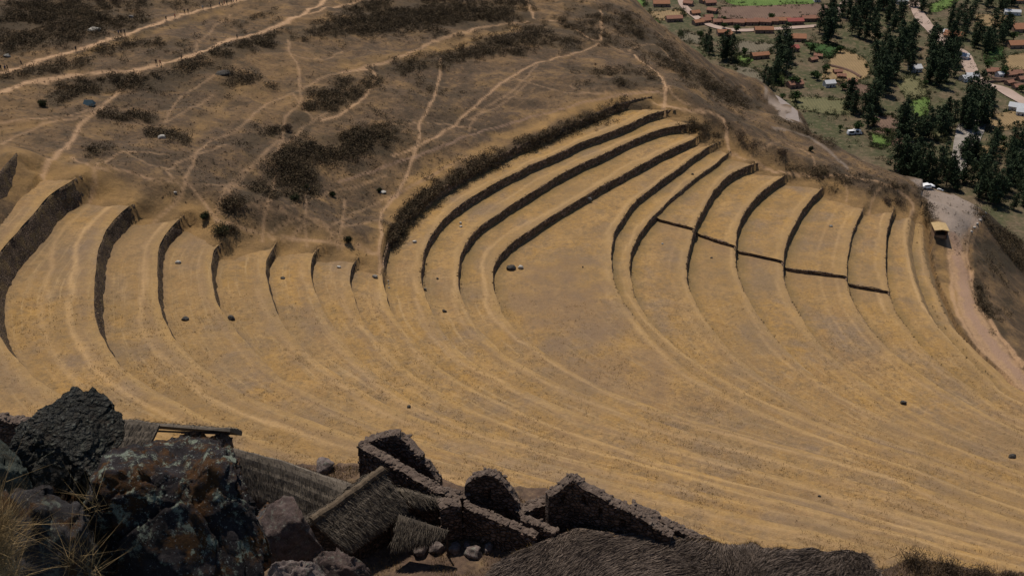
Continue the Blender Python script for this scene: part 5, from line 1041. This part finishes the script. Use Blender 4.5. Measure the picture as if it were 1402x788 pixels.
# ---------------- near rocks, each with its own size, place and thickness ----------------
def outline_rock(pts,d,depth,label,mt,seed,sub=6,amp=.10,name='boulder',tilt=0.):
    import bmesh
    P=np.array([(x,y) for x,y in pts],float); c=P.mean(0); P=resamp(np.vstack([P,P[:1]]),M=140)[:-1]; P=c+(P-c)*1.04; ce=PD(c[0],c[1],d)
    a=np.arctan2(-(P[:,1]-c[1]),P[:,0]-c[0]); r=np.hypot(*(P-c).T)*d/F; o_=np.argsort(a); a=a[o_]; r=r[o_]
    bm=bmesh.new(); bmesh.ops.create_icosphere(bm,subdivisions=sub,radius=1); V=np.array([v.co[:] for v in bm.verts]); Fc=np.array([[v.index for v in f.verts] for f in bm.faces]); bm.free()
    th=np.arctan2(V[:,1],V[:,0]); rad=np.interp(th,np.r_[a-2*np.pi,a,a+2*np.pi],np.r_[r,r,r])
    q=np.hypot(V[:,0],V[:,1]); q2=np.clip(q,0,1)**.75   # fuller body than a ball
    X_=V/np.maximum(q,1e-6)[:,None]; x=X_[:,0]*q2*rad; y=X_[:,1]*q2*rad; z=np.sign(V[:,2])*np.abs(V[:,2])**.8*depth
    rng=np.random.default_rng(seed); L=np.stack([x,y,z],1); S_=L.std(0).mean()*2
    for _ in range(14):
        dd=rng.normal(size=3)*[.55,.55,.5]+[0,0,.55]; dd/=np.linalg.norm(dd); pr=L@dd; cc=np.quantile(pr,.80+.17*rng.random()); L[:,2]-=np.clip(pr-cc,0,None)*.92/max(dd[2],.45)
    rg=1-np.abs(vnoise(L/S_,2.1,seed+3,5))*2.2; fc=np.abs(vnoise(L/S_,5.5,seed+7,4)); edge=.45+.55*np.abs(V[:,2])
    L=L*(1+amp*edge*(vnoise(L/S_,1.5,seed,5)*.8+.35*rg-.5*fc-.1))[:,None]
    for K_,am,ti in ((26,.085,.22),(150,.03,.25),(900,.012,.2)):
        sd=rng.normal(size=(K_,3)); sd/=np.linalg.norm(sd,axis=1)[:,None]; near=np.empty(len(V),int)
        vv=V+.10*np.stack([vnoise(V,4,seed+k,3) for k in (1,2,3)],1)
        for a_0 in range(0,len(V),8000): near[a_0:a_0+8000]=(vv[a_0:a_0+8000]@sd.T).argmax(1)
        of=rng.normal(size=K_)*am; tl=rng.normal(size=(K_,3))*ti
        L=L*(1+edge*(of[near]+((V-sd[near])*tl[near]).sum(1))*(.9 if K_<100 else 1))[:,None]
    for _ in range(3):
        h0=rng.normal(size=3)*[.5,.5,0]+[0,0,.6]; h0/=np.linalg.norm(h0); t0=rng.random()*.3; pr=(L/S_)@h0; cr_=np.exp(-((pr-t0-.12*vnoise(L/S_,3,seed+11,3))/.02)**2); L=L*(1-.035*cr_)[:,None]
    W_=L[:,0:1]*RT+L[:,1:2]*UP+np.clip(L[:,2:3],-depth,None)*(-ce/(ce@FWD))
    o=meshobj(name,W_,Fc,mt,smooth=False); o.location=tuple(ce); tag(o,label,'rock'); return o
M1=mat_rock('knobbly dark rock',(.045,.045,.04),.10,.12,1.2,knob=True); M2=mat_rock('lichen covered boulder',(.032,.027,.028),.8,.85,2.1); M3=mat_rock('mossy dark rock',(.05,.045,.045),.35,.9,1.6); M4=mat_rock('greenish dark rock',(.05,.06,.052),.4,.3,1.2)
outline_rock([(20,612),(35,580),(60,562),(92,538),(115,538),(140,558),(160,585),(158,602),(140,628),(120,655),(112,710),(60,750),(0,740),(-30,660)],11.5,.55,'knobbly dark boulder with a brown left slope, second from the left',M1,3,sub=7,amp=.12)
outline_rock([(180,607),(215,591),(262,590),(290,604),(306,620),(322,652),(345,700),(358,735),(368,790),(370,870),(240,900),(100,880),(112,740),(122,690),(128,660),(150,630)],8.6,.62,'largest boulder in front, black with pale green lichen and rusty moss',M2,8,sub=7,amp=.10)
outline_rock([(-40,730),(0,692),(30,678),(80,676),(108,700),(118,740),(125,800),(115,870),(30,890),(-60,850)],7.8,.4,'mossy brown rock in the bottom left corner behind dry grass',M3,5,amp=.14)
outline_rock([(-70,590),(-10,596),(22,625),(40,660),(48,700),(20,725),(-60,735)],10.3,.35,'greenish grey rock at the left edge below the far wall',M4,12,amp=.12)
outline_rock([(377,686),(390,681),(402,684),(412,704),(430,735),(444,752),(430,770),(404,778),(385,786),(366,745),(360,716),(366,700)],80,2.2,'upright pinkish slab of rock between the lichen boulder and the steep thatch',MPK,21,5,.12)
outline_rock([(366,795),(375,774),(400,767),(430,773),(446,792),(440,840),(370,840)],70,1.8,'pale green spotted rock at the bottom edge beside the lichen boulder',MGR,31,5,.12)
outline_rock([(432,765),(442,757),(462,755),(490,765),(508,792),(500,840),(440,840)],74,1.8,'pinkish grey rock at the bottom edge right of the pale green one',MPK,41,5,.12)
outline_rock([(352,705),(366,690),(378,700),(380,730),(374,770),(350,775),(340,740)],84,1.8,'dark rock wedged between the lichen boulder and the pinkish slab',M3,44,4,.14)
# near ledge grass
MGN=mat_noise('near dry grass',[(.12,.08,.035),(.38,.27,.13)],6,0,island=True)
R=[];D=[]
for _ in range(1500):
    R.append(PD(-14+RNG.normal()*13,752+RNG.normal()*26,6.9+RNG.random()*.5)); D.append(RNG.normal(size=3)*.4+np.array([.25,0,.7]))
for (cx,cy,n_) in ((128,690,40),(122,775,60),(100,760,40),(20,790,90)):
    for _ in range(n_): R.append(PD(cx+RNG.normal()*7,cy+RNG.normal()*8,7.4)); D.append(RNG.normal(size=3)*.5+np.array([0,0,.6]))
D=np.array(D); D/=np.linalg.norm(D,axis=1)[:,None]; V=blades(np.array(R),D,.34,.0017,RNG); tag(meshobj('near_grass',V,np.arange(len(V)).reshape(-1,3),MGN),'pale dry grass stalks in the bottom left corner','grass',kind='stuff')
